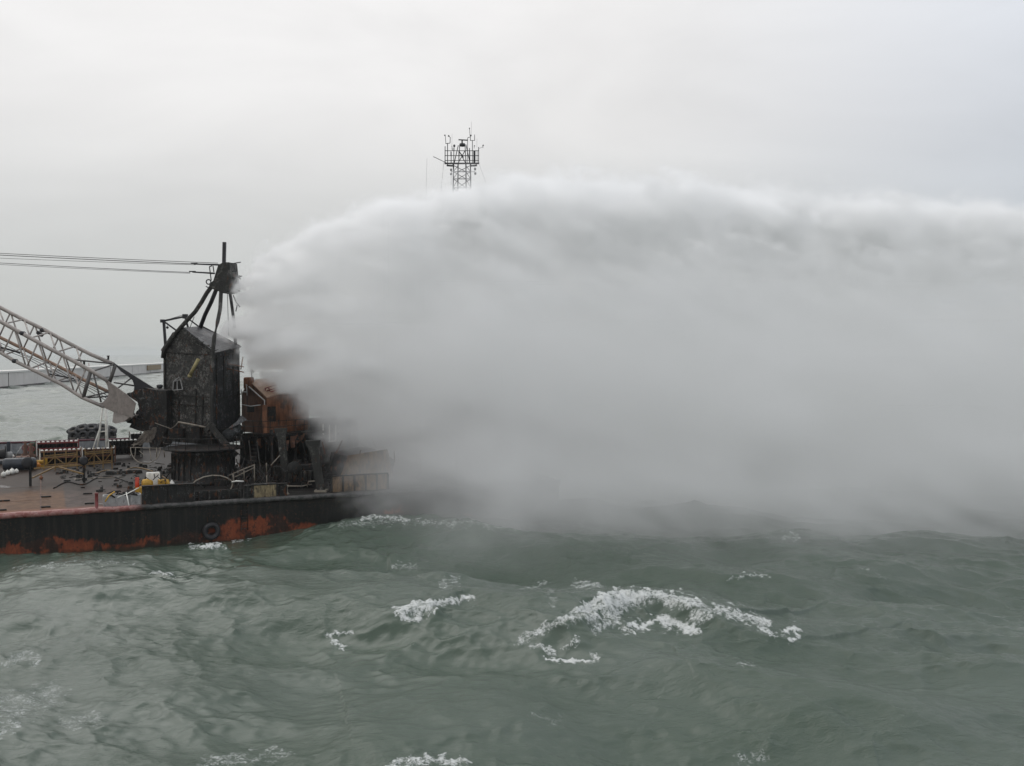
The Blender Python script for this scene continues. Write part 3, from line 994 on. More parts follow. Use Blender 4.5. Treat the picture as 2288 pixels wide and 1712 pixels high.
# collapsed ladder lying down the gable
m = MB()
a, b = P(398, 748, 94.6), P(470, 786, 92.7)
a2, b2 = P(404, 744, 94.6), P(475, 778, 92.7)
m.bar(a, b, 0.09); m.bar(a2, b2, 0.06)
for i in range(9):
    s = i / 8.0
    p = a + (b - a) * s
    m.bar(p, p + Vector((0.55 + 0.35 * rnd.random(), -0.3, 0.12 + 0.22 * rnd.random())), 0.06)
m.build("collapsed_ladder", M['leg'], crane)
m = MB()
m.tube([P(424, 840, 93.9), P(443, 803, 93.3)], 0.17, 12)
m.lathe(P(424, 840, 93.9), [(0.20, -0.1), (0.20, 0.12)], axis=P(443, 803, 93.3) - P(424, 840, 93.9), n=12)
m.build("exhaust_pipe", M['pale_yellow'], crane)
m = MB()
q = [P(388, 852, 94.6), P(403, 848, 94.4), P(408, 870, 94.2), P(386, 872, 94.6)]
for i in range(4):
    m.bar(q[i], q[(i + 1) % 4], 0.075, 0.06, gn)
m.bar(P(396, 850, 94.5), P(396, 871, 94.4), 0.07, 0.06, gn)
m.bar(q[0], P(400, 843, 94.2), 0.07); m.bar(P(400, 843, 94.2), q[1], 0.07)
m.build("window_frame", M['pale_grey'], crane)
m = MB(); m.prism([P(389, 854, 94.72), P(402, 851, 94.55), P(406, 869, 94.4), P(388, 870, 94.72)], -gn * 0.03)  # solid plate, its dark colour stands for the unlit inside
m.build("window_dark_plate", M['soot'], crane)
# rods run out of the side wall
for a, b in (((511, 813, 95), (545, 820, 94.6)), ((508, 824, 95), (545, 832, 94.6)), ((538, 826, 94.6), (543, 797, 94.6))):
    m = MB(); m.tube([P(*a), P(*b)], 0.05, 6); m.build("rod", M['rust'], crane)

# A frame
AD = 95.0


def leg(pts, w, mat, name="a_frame_leg"):
    mm = MB()
    mm.tube([P(x, y, d) for x, y, d in pts], w * UPX / 2, 10)
    return mm.build(name, mat, crane)


leg([(473, 640, AD), (462, 655, AD), (450, 676, AD), (436, 697, AD), (418, 716, 95), (396, 741, 95), (380, 762, 95.3), (366, 784, 95.6), (364, 800, 95.7)], 9.5, M['leg'])
leg([(484, 645, AD + .8), (472, 675, AD + 1.5), (458, 704, AD + 2.5), (446, 736, AD + 3)], 9.5, M['mast'])
leg([(494, 650, AD - .5), (492, 690, AD - 1), (486, 720, AD - 1.6), (479, 752, AD - 2), (474, 800, 92.7), (473, 880, 92.6), (474, 950, 92.5), (476, 992, 92.4)], 8.8, M['leg'])
leg([(511, 640, AD + .8), (516, 668, AD + 1.4), (521, 705, AD + 2), (527, 775, AD + 2.2)], 7.0, M['mast'])
m = MB()
hp = [(487, 592), (498, 586), (512, 586), (514, 605), (516, 622), (520, 642), (513, 652), (500, 656), (488, 651), (466, 643), (468, 634), (476, 627)]
m.prism([P(x, y, AD - 0.7) for x, y in hp], (0.3, 1.7, 0))
head = m.build("a_frame_head", M['leg'], crane, bevel=0.04)
m = MB()
m.prism([P(497, 541, AD), P(504, 541, AD), P(503, 588, AD), P(496, 588, AD)], (0, 0.3, 0))
m.build("mast_post", M['mast'], head)
m = MB()
for a, b in (((515, 590), (538, 586)), ((523, 589), (528, 618)), ((514, 606), (530, 606)), ((516, 622), (541, 617)), ((530, 617), (538, 624)), ((520, 640), (528, 630)), ((528, 630), (530, 617)),
             ((468, 596), (472, 627)), ((476, 594), (478, 608)), ((468, 596), (474, 594)), ((470, 612), (478, 611)), ((521, 643), (536, 651)), ((521, 660), (528, 676)), ((528, 676), (536, 686)), ((530, 682), (527, 696)), ((466, 643), (460, 640))):
    m.tube([P(*a, AD - 0.3), P(*b, AD - 0.3)], 0.05, 6)
m.torus(P(466, 630, AD - 0.4), 0.22, 0.06, (0, 1, 0), n=14, m=6)
m.tube([P(508, 650, AD - .2), P(511, 750, AD - .2)], 0.03, 6)
m.bar(P(517, 627, AD), P(537, 617, AD), 0.22, 0.16)
m.build("head_platform", M['mast'], head)
m = MB()                                                 # small gantry beside the A frame
for a, b, w in (((366, 718), (370, 775), 0.22), ((362, 718), (415, 707), 0.17), ((370, 721), (396, 740), 0.14), ((413, 706), (421, 735), 0.16), ((423, 714), (443, 729), 0.12), ((372, 715), (412, 703), 0.04), ((424, 733), (434, 708), 0.05)):
    m.bar(P(*a, 95.8), P(*b, 95.8), w)
m.box(P(364, 721, 95.8), (0.2, 0, 0), (0, 0.2, 0), (0, 0, 0.3)); m.box(P(414, 712, 95.8), (0.22, 0, 0), (0, 0.2, 0), (0, 0, 0.42))
m.ball(P(374, 732, 95.8), 0.13); m.tube([P(374, 721, 95.8), P(374, 732, 95.8)], 0.02, 5)
m.build("gantry", M['mast'], crane)

# boom hoist wires and their pendant bars
for a, b, r in (((-420, 542), (487, 588), 0.028), ((-420, 546), (487, 592), 0.035), ((-420, 557), (437, 592), 0.02), ((-420, 561), (425, 609), 0.028), ((-420, 566), (425, 611), 0.02)):
    p, q = P(*a, 94.0), P(*b, 94.6)
    path = []
    for i in range(13):
        s = i / 12
        path.append(p + (q - p) * s - ZV * 0.12 * 4 * s * (1 - s))
    mm = MB(); mm.tube(path, r, 6); mm.build("hoist_wire", M['cable'], crane)
for a, b in (((434, 590), (490, 592)), ((430, 608), (480, 611))):
    mm = MB(); mm.tube([P(*a, 94.6), P(*b, 94.6)], [0.07, 0.09], 8); mm.box(P(a[0], a[1], 94.6), (0.3, 0, 0), (0, .08, 0), (0, 0, 0.1)); mm.build("pendant_bar", M['mast'], crane)

# lattice boom
boom = bpy.data.objects.new("boom", None); COL.objects.link(boom); boom.parent = crane
NB, FB = 92.4, 95.0
ext = lambda a, b, x: (x, b[1] + (a[1] - b[1]) * (x - b[0]) / (a[0] - b[0]))


def chord(pts, d, r, mat):
    mm = MB(); mm.tube([P(x, y, d) for x, y in pts], r, 10); mm.build("chord", mat, boom)


ntop = [(-420, 517), (0, 718), (49, 745), (109, 778), (163, 806), (206, 830), (240, 851)]
nbot = [(-420, 574), (0, 787), (33, 807), (85, 832), (138, 859), (183, 888), (232, 909)]
ftop = [(-420, 480), (0, 687), (42, 709), (101, 738), (154, 767), (201, 791), (254, 814)]
fbot = [(-420, 540), (0, 754), (63, 785), (94, 801), (149, 828), (187, 849), (243, 876)]
chord(ntop, NB, 0.19, M['boom']); chord(nbot, NB, 0.17, M['boom']); chord(ftop, FB, 0.18, M['boom']); chord(fbot, FB, 0.16, M['boom_rust'])


def on(line, x):
    for a, b in zip(line[:-1], line[1:]):
        if a[0] <= x <= b[0]:
            return (x, a[1] + (b[1] - a[1]) * (x - a[0]) / (b[0] - a[0]))


lac = MB()
xs = [-360, -300, -240, -180, -130, -80, -30]
for xa in range(-400, 200, 54):                        # the two side faces: zigzag between top and bottom chord
    for top, bot, d, sh in ((ntop, nbot, NB, 0), (ftop, fbot, FB, -8)):
        x = xa + sh
        if x + 30 < 205 and x > -410:
            lac.tube([P(*on(top, x), d), P(*on(bot, x + 26), d)], 0.075, 6)
            lac.tube([P(*on(bot, x + 28), d), P(*on(top, min(x + 53, 200)), d)], 0.075, 6)
for i, xa in enumerate(range(-396, 170, 58)):           # top and bottom faces
    lac.tube([P(*on(ntop, xa), NB), P(*on(ftop, xa + 42), FB)], 0.075, 6)
    lac.tube([P(*on(ftop, xa + 44), FB), P(*on(ntop, xa + 58), NB)], 0.075, 6)
    lac.tube([P(*on(nbot, xa), NB), P(*on(fbot, xa + 40), FB)], 0.075, 6)
    lac.tube([P(*on(fbot, xa + 42), FB), P(*on(nbot, xa + 58), NB)], 0.07, 6)
lac.build("lacing", M['boom'], boom)
m = MB()
for a, b in (((202, 832), (186, 889)),):
    m.tube([P(*a, NB), P(*b, NB)], 0.17, 10)
m.build("end_post", M['boom_dark'], boom)
m = MB(); m.tube([P(258, 816, FB), P(243, 860, FB)], 0.17, 10)
m.build("end_post", M['boom_dark'], boom)
m = MB()
m.tube([P(208, 832, NB), P(226, 899, NB)], 0.08, 8)
for a, b in (((190, 888), (243, 876)), ((206, 830), (256, 814)), ((165, 804), (254, 813)), ((187, 889), (241, 886)), ((255, 855), (300, 862)), ((260, 870), (292, 846))):
    m.tube([P(*a, NB), P(*b, FB)], 0.075, 8)
m.build("cross_brace", M['boom_dark'], boom)
m = MB()
m.prism([P(x, y, NB - 0.06) for x, y in ((206, 827), (240, 851), (281, 880), (303, 901), (296, 934), (254, 921), (214, 903), (230, 899), (240, 888), (243, 877), (240, 862), (232, 848), (220, 836))], (0, 0.14, 0))
m.build("foot_plate", M['boom_foot'], boom)
m = MB()
m.prism([P(x, y, FB - 0.05) for x, y in ((252, 810), (300, 840), (345, 868), (344, 880), (312, 880), (299, 874), (300, 862), (296, 850), (287, 842), (270, 830))], (0, 0.14, 0))
m.build("foot_plate", M['mast'], boom)
m = MB()
m.prism([P(x, y, NB) for x, y in ((254, 920), (290, 932), (276, 943), (258, 947), (251, 943))], (0.2, 1.8, 0.1))
m.build("foot_box", M['boom'], boom)
m = MB()                                                 # scorched hoses lying along the boom
for k in range(3):
    m.tube([P(x, y + 4 + 5 * k + 3 * math.sin(x * 0.05 + k), FB - 0.5) for x, y in ((-60, 728), (0, 762), (60, 790), (110, 812), (160, 838), (210, 866), (250, 886))], 0.03, 6)
m.bar(P(0, 776, NB + .8), P(45, 788, NB + .8), 0.16); m.bar(P(110, 836, NB + .8), P(165, 846, NB + .8), 0.13); m.bar(P(84, 742, FB), P(95, 750, FB), 0.4, 0.3)
m.build("boom_hose", M['mast'], boom)
m = MB()
for x, y in ((242, 800), (188, 812)):
    m = MB(); m.lathe(P(x, y + 4, FB), [(0.09, 0), (0.09, 0.3), (0.13, 0.32), (0.13, 0.4)], n=10); m.build("boom_pin", M['mast'], boom)
for x, y in ((50, 745), (33, 807), (95, 738)):
    m = MB(); m.lathe(P(x, y, NB if x != 95 else FB) - Vector((0, 0.2, 0)), [(0.2, 0), (0.2, 0.5)], axis=(0, 1, 0), n=12); m.build("boom_pin", M['mast'], boom)

# front machinery between the boom foot and the house
m = MB()
fd = 94.2
m.prism([P(x, y, fd) for x, y in ((281, 882), (300, 874), (322, 868), (372, 872), (372, 962), (352, 1000), (338, 1003), (336, 962), (318, 965), (288, 955), (300, 930), (318, 905))], (0.4, 2.6, 0.0))
m.build("boom_foot_frame", M['burnt'], crane, subdiv=2, jitter=0.06)
m = MB()
m.prism([P(280, 938, 93.6), P(295, 932, 93.6), P(330, 944, 93.6), P(318, 950, 93.6), P(284, 945, 93.6)], (0.1, 1.6, 0.05))
m.build("foot_pan", M['soot'], crane)
m = MB()
for a, b, w in (((294, 918), (296, 940), .09), ((296, 917), (306, 936), .08), ((305, 926), (325, 920), .1), ((325, 902), (325, 930), .1), ((309, 902), (315, 924), .08), ((336, 896), (340, 922), .05), ((330, 894), (338, 896), .05)):
    m.bar(P(*a, 93.5), P(*b, 93.5), w)
m.build("foot_bracket", M['mast'], crane)
m = MB()
for i in range(16):
    p = P(rnd.uniform(322, 366), 908 + 34 * rnd.random() ** 2, 93.9)
    m = MB(); m.tube([p, p + Vector((rnd.uniform(-.4, .4), rnd.uniform(-.2, .1), rnd.uniform(-.3, .3)))], rnd.uniform(.02, .05), 6); m.build("charred_pipe", M['leg'], crane)
m = MB()
m.lathe(P(357, 869, 94.8), [(0.14, 0), (0.28, 0.15), (0.30, 0.35), (0.15, 0.42)], n=12)
m.build("vent_cowl", M['mast'], crane)
# hanging ash-covered cloth under the platform
m = MB()
for (x, y, w, h, k) in ((330, 975, 12, 26, 0), (345, 972, 8, 34, 1), (318, 988, 12, 14, 2)):
    pts = []
    for j in range(7):
        for i in range(6):
            pts.append(P(x + (i - 2.5) * w / 4 * (1 + 0.15 * j) - 2.2 * j, y - h / 2 + j * h / 6.0, 94.0) + Vector((0, 0.22 * math.sin(i * 2.1 + j + k), 0.05 * math.sin(i * 3 + j))))
    pts2 = [p + Vector((0.03, 0.08, 0)) for p in pts]
    fs = [(j * 6 + i, j * 6 + i + 1, (j + 1) * 6 + i + 1, (j + 1) * 6 + i) for j in range(6) for i in range(5)]
    m.add(pts, fs, True); m.add(pts2, fs, True)
m.build("hanging_cloth", M['cloth'], crane)
# hoop walkway at the front
m = MB()
hc = P(325, 1003, 92.8)
pts = [P(325 + 33 * math.cos(math.radians(a)), 1003 + 33 * math.sin(math.radians(a)), 92.8 - 1.2 * math.sin(math.radians(a))) for a in range(-6, 187, 8)]
m.tube(pts, 0.045, 6)
m.tube([P(294, 1000, 92.8), P(357, 1002, 92.8)], 0.045, 6); m.tube([P(299, 993, 92.8), P(299, 1002, 92.8)], 0.04, 6); m.tube([P(299, 993, 92.8), P(310, 993, 93)], 0.035, 6)
for a, b in (((303, 1002), (301, 1024)), ((334, 1002), (338, 1030)), ((312, 1008), (322, 1018))):
    m.tube([P(*a, 92.6), P(*b, 92.0)], 0.035, 6)
m.build("hoop_rail", M['pipe'], crane)
m = MB()
for a, b in (((350, 1000), (350, 1022)), ((365, 1000), (368, 1022))):
    m = MB(); m.tube([P(*a, 92.6), P(*b, 92.6)], 0.05, 6); m.build("fallen_pipe", M['pipe'], crane)
m = MB(); m.tube([P(398, 943, 92.4), P(430, 949, 92.2), P(470, 957, 92.0)], 0.085, 8); m.build("fallen_pipe", M['pipe'], crane)
m = MB(); m.tube([P(346, 945, 92.8), P(365, 952, 92.6), P(382, 958, 92.6), P(392, 951, 92.6), P(399, 942, 92.6)], 0.03, 6)
m.build("fallen_pipe", M['pipe'], crane)
m = MB()
m.bar(P(468, 950, 91.8), P(527, 1018, 91.2), 0.5, 0.4); m.bar(P(462, 962, 91.9), P(476, 948, 91.8), 0.7, 0.4)
m.build("fallen_beam", M['leg'], crane)
m = MB()
m.prism([P(503, 962, 93.4), P(530, 941, 93.4), P(537, 930, 93.6), P(549, 939, 93.4), P(540, 945, 93.2), P(515, 957, 93.0)], (0.05, 0.25, 0.06))
m.build("bent_sheet", M['roof'], crane)
m = MB()
m.lathe(P(500, 978, 93.0), [(0.2, 0), (0.55, 0.25), (0.62, 1.6), (0.5, 1.9), (0.2, 2.0)], axis=P(540, 955, 94.2) - P(500, 978, 93.0), n=16)
m.build("air_receiver", M['burnt_side'], crane)

# ------------------------------------------------------------------ second, orange house and the wreckage aft of the crane
HD = 98.0
oh = thing("burnt_deckhouse", D(600, 1062), "rust orange burnt deckhouse on a dark gutted lower storey, right of the crane", "deckhouse")
# upper storey corners
a0, a1 = P(540, 965, 99.0), P(596, 968, 95.5)
a2, a3 = P(540, 882, 99.0), P(596, 890, 95.5)
b0, b1 = P(690, 962, 99.5), P(690, 862, 99.5)
pk = P(556, 852, 97.5); pk2 = P(640, 842, 101.0)
m = MB()
wall_grid(m, (a1, b0, b1, a3), 14, 16, 0.07, 7)
m.build("side_wall", M['rust'], oh)
m = MB()
wall_grid(m, (a0, a1, a3, a2), 10, 12, 0.05, 8)
m.add([a2, a3, pk], [(0, 1, 2)])
c0 = a0 + (b0 - a1); c2 = a2 + (b1 - a3)
m.add([a0, a2, c2, c0], [(0, 1, 2, 3)]); m.add([b0, b1, c2, c0], [(0, 1, 2, 3)])
m.build("end_wall", M['rust_dark'], oh)
m = MB()
m.prism([a3, b1, pk2, pk], (0, 0, 0.10)); m.prism([a2, c2, pk2, pk], (0, 0, 0.10))
roof2 = m.build("roof", M['boom_rust'], oh)
m = MB()
for a, b in (((592, 868), (624, 858)), ((594, 880), (628, 868)), ((592, 868), (598, 884)), ((624, 858), (628, 868)), ((596, 874), (626, 863)), ((588, 872), (600, 888)), ((600, 866), (606, 882))):
    m.tube([P(*a, 96.6), P(*b, 97.0)], 0.05, 6)
m.build("roof_rail", M['red'], roof2)
m = MB()
m.tube([P(556, 864, 95.8), P(591, 895, 95.1), P(591, 914, 95.1)], 0.06, 8)
m.tube([P(541, 904, 96), P(560, 908, 95.6), P(582, 905, 95.3)], 0.05, 6)
for a, b in (((539, 870), (540, 883)), ((551, 862), (552, 884)), ((540, 876), (552, 876)), ((562, 826), (563, 846)), ((563, 826), (567, 832)), ((549, 860), (553, 861))):
    m.tube([P(*a, 96), P(*b, 96)], 0.045, 6)
m.build("handrail", M['pale_grey'], oh)
m = MB(); m.bar(P(592, 905, 95.0), P(593, 972, 95.0), 0.42, 0.3)
m.build("corner_post", M['rust'], oh)
m = MB()
for x, y, w, h in ((606, 925, 10, 16), (560, 915, 8, 6)):
    m = MB(); m.prism([P(x - w, y - h, 95.2), P(x + w, y - h * 1.05, 95.6), P(x + w, y + h, 95.6), P(x - w, y + h, 95.2)], (0.0, 0.06, 0)); m.build("opening_dark_plate", M['soot'], oh)  # flat dark plates: the shade inside the openings put in as colour
m = MB()                                                 # burst hole where the smoke stack stood
m.lathe(P(556, 868, 97.5), [(0.5, 0), (0.5, 1.0), (0.42, 1.1)], n=14)
m.build("stack", M['rust'], oh)
# lower storey: gutted frame, open towards the camera
fl = D(600, 1080).z
m = MB()
lo = [P(536, 975, 98), P(610, 978, 93.4), P(800, 962, 99), P(730, 960, 104)]
m.prism(lo, (0, 0, 0.28))
for (x, y, d) in ((540, 975, 97.6), (572, 976, 95.6), (608, 977, 93.6), (660, 972, 95.5), (700, 969, 96.8), (745, 966, 98)):
    p = P(x, y, d); q = p.copy(); q.z = fl
    m.bar(q, p, 0.24, 0.24)
m.build("upper_deck", M['soot'], oh)
m = MB()
bk = [P(560, 970, 101.5), P(745, 965, 104)]
m.add([Vector((bk[0].x, bk[0].y, fl)), Vector((bk[1].x, bk[1].y, fl)), bk[1], bk[0]], [(0, 1, 2, 3)])
lf = P(536, 975, 98.5)
m.add([Vector((lf.x, lf.y, fl)), Vector((bk[0].x, bk[0].y, fl)), bk[0], lf], [(0, 1, 2, 3)])
m.build("lower_wall", M['soot'], oh)

for i in range(22):
    x = rnd.uniform(545, 735)
    m = MB()
    d_ = 93.6 + (x - 608) * 0.03 if x > 608 else 98 - (x - 536) * 0.06
    a_ = P(x, rnd.uniform(960, 985), d_ - 0.15)
    if i % 2:
        m.tube([a_, a_ + Vector((rnd.uniform(-.5, .5), -0.2, -rnd.uniform(.4, 1.2))), a_ + Vector((rnd.uniform(-1, 1), -0.1, -rnd.uniform(1.3, 2.8)))], rnd.uniform(.025, .06), 6); m.build("hanging_pipe", M['burnt'], oh)
    else:
        w_ = rnd.uniform(.3, .9)
        m.prism([a_, a_ + U * w_, a_ + U * (w_ * rnd.uniform(.3, 1)) - ZV * rnd.uniform(.4, 1.4) - V * rnd.uniform(0, .4), a_ - ZV * rnd.uniform(.3, 1.0)], -V * 0.04); m.build("torn_plate", M['burnt'] if i % 4 else M['rust_dark'], oh)
m = MB()
for (x0, y0, x1, y1) in ((540, 952, 606, 955), (606, 955, 690, 948), (540, 940, 606, 942), (606, 942, 690, 936)):
    m.tube([P(x0, y0, 93.9 if x0 > 600 else 97.6), P(x1, y1, 97 if x1 > 610 else 93.9)], 0.035, 6)
for x in (545, 565, 585, 604, 622, 640, 660, 680):
    d_ = 93.7 + abs(x - 606) * 0.045
    m.tube([P(x, 938, d_), P(x + rnd.uniform(-2, 2), 976, d_)], 0.035, 6)
m.build("deck_railing", M['burnt'], oh)
# low spars, engine and pipes inside the gutted storey
eng = thing("burnt_engine", D(672, 1088), "charred diesel engine between the two grey columns", "engine")
ez = D(672, 1088)
m = MB()
m.box(ez, U * 1.5, V * 0.7, (0, 0, 1.5)); m.box(ez + ZV * 1.5, U * 1.2, V * 0.4, (0, 0, 0.5), 0.9)
m.build("block", M['soot'], eng, bevel=0.05)
m = MB()
for i in range(6):
    q = ez + U * (-1.1 + i * 0.44) - V * 0.72 + ZV * 0.55
    m.lathe(q, [(0.15, 0), (0.15, 0.8), (0.10, 0.95)], n=10)
m.build("cylinder", M['leg'], eng)
m = MB()
m.lathe(ez - U * 0.7 + ZV * 1.75 - V * 0.9, [(0.2, 0), (0.62, 0.02), (0.62, 0.28), (0.2, 0.3)], axis=V, n=22)
m.build("flywheel", M['burnt'], eng)
m = MB()
q = ez - V * 1.2
m.tube([q + U * 0.3 + ZV * 0.1, q + U * 0.4 + ZV * 0.6, q + U * 1.5 + ZV * 0.62, q + U * 1.5], 0.06, 8)
m.tube([q - U * 1.4 + ZV * 0.3, q - U * 0.2 + ZV * 0.22, q + U * 0.7 + ZV * 0.34], 0.05, 8)
m.build("pipework", M['pipe'], eng)

for i, (top, bot, w, lb) in enumerate((((626, 958), (642, 1085), 15, "grey ash covered column with flared head, nearer the crane"), ((698, 985), (718, 1098), 17, "grey leaning column beside the charred engine, farther from the crane"))):
    d = D(*bot).y
    t = thing("support_column", P(*bot, d), lb, "column", "columns of the gutted lower storey")
    m = MB()
    s = mpp(d)
    pt, pb = P(*top, d), P(*bot, d)
    pb.z -= 0.03
    m.bar(pt + (pb - pt) * 0.10, pb, w * s, w * s * 0.8, (1, 0, 0))
    m.build("shaft", M['leg'], t, bevel=0.02)
    m = MB()
    m.prism([P(top[0] - w * 0.95, top[1], d - 0.2), P(top[0] + w * 0.95, top[1] - 1, d - 0.2), P(top[0] + w * 0.85, top[1] + 10, d - 0.2), P(top[0] + w * 0.42 + 2, top[1] + 28, d - 0.2), P(top[0] - w * 0.40 + 2, top[1] + 28, d - 0.2), P(top[0] - w * 0.8, top[1] + 10, d - 0.2)], (0, 0.4, 0))
    m.build("flared_head", M['leg'], t)
    m = MB()
    m.box(pb, (w * s * 0.8, 0, 0), (0, w * s * 0.8, 0), (0, 0, 0.18)); m.box(pb + ZV * 0.18, (w * s * 0.35, 0, 0), (0, w * s * 0.35, 0), (0, 0, 0.35))
    m.build("foot", M['pipe'], t)

# dark steps beside the house
st = thing("companion_ladder", D(566, 1076), "charred steep ladder leaning beside the orange deckhouse", "ladder")
m = MB()
for x in (560, 578):
    m.bar(P(x + 6, 1070, 89.5), P(x - 4, 985, 92.5), 0.09, 0.14)
m.build("stringer", M['burnt'], st)
m = MB()
for i in range(9):
    s = i / 9.0
    m.bar(P(566 - 10 * s, 1066 - 80 * s, 89.5 + 3 * s), P(584 - 10 * s, 1066 - 80 * s, 89.5 + 3 * s), 0.16, 0.04)
m.build("tread", M['burnt'], st)
gw = thing("gangway_rail", D(520, 1085), "bent grey gangway rails sloping up past the crane tub", "railing")
m = MB()
for a, b in (((512, 1062), (570, 1038)), ((525, 1066), (568, 1045)), ((568, 1038), (570, 1075)), ((520, 1060), (522, 1085)), ((595, 1035), (596, 1062)), ((605, 1040), (625, 1018)), ((545, 1052), (546, 1080))):
    m.tube([P(*a, 87.0), P(*b, 87.6)], 0.045, 6)
for a in ((568, 1038), (522, 1060), (596, 1062)):
    p = P(*a, 87.3); m.tube([Vector((p.x, p.y, D(*a).z)) - ZV * 0.3, p], 0.045, 6)
m.build("rail", M['pipe'], gw)

# curved pipe standing over the bulwark
o = MB()
pts = [(424, 1087), (438, 1074), (455, 1066), (475, 1062.5), (492, 1063), (508, 1068), (520, 1076), (519, 1085), (514, 1097), (508, 1106)]
o.tube([P(x, y, 80.6 + (x - 424) * 0.02) for x, y in pts], 0.05, 8)
tag(o.build("bent_pipe", M['pipe']), "thin pale pipe bent into a low arch over the scorched bulwark", "pipe")
o = MB(); p = P(520, 1077, 82.4)
o.tube([p + U * -0.1, p + U * 0.3 + ZV * 0.05, p + U * 0.9], [0.05, 0.07, 0.05], 8)
tag(o.build("rope_coil", M['white']), "short white hose end hooked on the bent pipe", "hose")
# locker panel
lk = thing("steel_locker", D(593, 1112), "scorched cream steel locker on the deck edge right of the boarding ladder", "locker")
p = D(593, 1113)
m = MB(); m.box(p + V * 0.5, U * 0.95, V * 0.35, (0, 0, 1.1)); m.build("body", M['beige'], lk, bevel=0.03)
m = MB(); m.box(p + V * 0.5 + ZV * 1.1, U * 1.0, V * 0.4, (0, 0, 0.06)); m.build("lid", M['burnt'], lk)
m = MB()
for s in (-0.98, 0.98):
    m = MB(); m.box(p + V * 0.16 + U * s, U * 0.06, V * 0.05, (0, 0, 1.15)); m.build("corner_post", M['burnt'], lk)
bl = thing("mooring_bitt", D(640, 1103), "small pale bitt on the deck edge under the flared column", "bitt")
p = D(640, 1105)
m = MB(); m.lathe(p, [(0.26, 0), (0.24, 0.1), (0.12, 0.2), (0.11, 0.55), (0.2, 0.7), (0.18, 0.8)], n=14); m.build("post", M['pipe'], bl)
m = MB(); m.box(p - V * 0.5 - ZV * 0.95, U * 0.32, V * 0.14, (0, 0, 0.75), 1.2); m.box(p - V * 0.52 - ZV * 1.5, U * 0.14, V * 0.1, (0, 0, 0.6)); m.build("chock", M['leg'], bl)

# boarded screen along the edge
sc = thing("board_screen", D(806, 1094), "low tan boarded screen with dark posts, dim in the edge of the spray", "screen")
u0, u1 = edge_u(745), edge_u(872)
m = MB(); m.box(B((u0 + u1) / 2, 0.9, 0), U * ((u1 - u0) / 2), V * 0.05, (0, 0, 1.35)); m.build("board", M['tan'], sc)
m = MB(); m.box(B((u0 + u1) / 2, 0.82, 1.35), U * ((u1 - u0) / 2), V * 0.12, (0, 0, 0.1)); m.build("cap_rail", M['soot'], sc)
for i in range(6):
    m = MB(); m.box(B(u0 + (u1 - u0) * i / 5, 0.80, 0), U * 0.08, V * 0.06, (0, 0, 1.33)); m.build("post", M['soot'], sc)
# slanting panel and dark hut behind it
ht = thing("slant_roofed_hut", D(800, 1072), "dark hut with slanting tan front behind the boarded screen", "hut")
d = 91.0
m = MB(); m.prism([P(760, 1066, d), P(778, 1018, d), P(860, 1005, d + 2), P(872, 1066, d + 2)], (0.2, 0.5, 0.0)); m.build("front_panel", M['tan'], ht)
m = MB(); z0 = D(790, 1072).z
q = [P(738, 995, d + .6), P(790, 1006, d + 0.8), P(880, 1000, d + 4), P(820, 990, d + 8)]
hts = [0.95, 0.72, 0.55, 0.9]
hz = q[1].z - z0
vs = [Vector((p.x, p.y, z0)) for p in q] + [Vector((p.x, p.y, z0 + hz * k)) for p, k in zip(q, hts)]
m.add(vs, [(3, 2, 1, 0), (4, 5, 6, 7), (0, 1, 5, 4), (1, 2, 6, 5), (2, 3, 7, 6), (3, 0, 4, 7)]); m.build("wall", M['soot'], ht, subdiv=3, jitter=0.10)
m = MB()
for i in range(9):
    p_ = vs[4 + i % 4] + U * rnd.uniform(-1, 1)
    m.bar(p_ - ZV * .2, p_ + Vector((rnd.uniform(-1.5, 1.5), rnd.uniform(-1, 1), rnd.uniform(-.2, 1.1))), 0.1, 0.06); m.build("roof_beam", M['rust_dark'], ht); m = MB()
cab = thing("control_cabin", D(745, 1050), "dim dark cabin with white framed window, deep in the mist", "cabin")
m = MB(); z0 = D(745, 1050).z; dd = 97.5
q = [P(688, 930, dd), P(780, 930, dd - 0.4), P(800, 930, dd + 3.5), P(735, 930, dd + 4)]
m.prism([Vector((p.x, p.y, z0)) for p in q], (0, 0, P(745, 935, dd).z - z0)); m.build("wall", M['burnt'], cab)
m = MB()
for a, b in (((722, 948), (722, 988)), ((722, 988), (750, 985)), ((736, 950), (736, 986)), ((750, 950), (750, 985))):
    m.bar(P(*a, dd - 0.55), P(*b, dd - 0.55), 0.12)
m.build("window_frame", M['white'], cab)

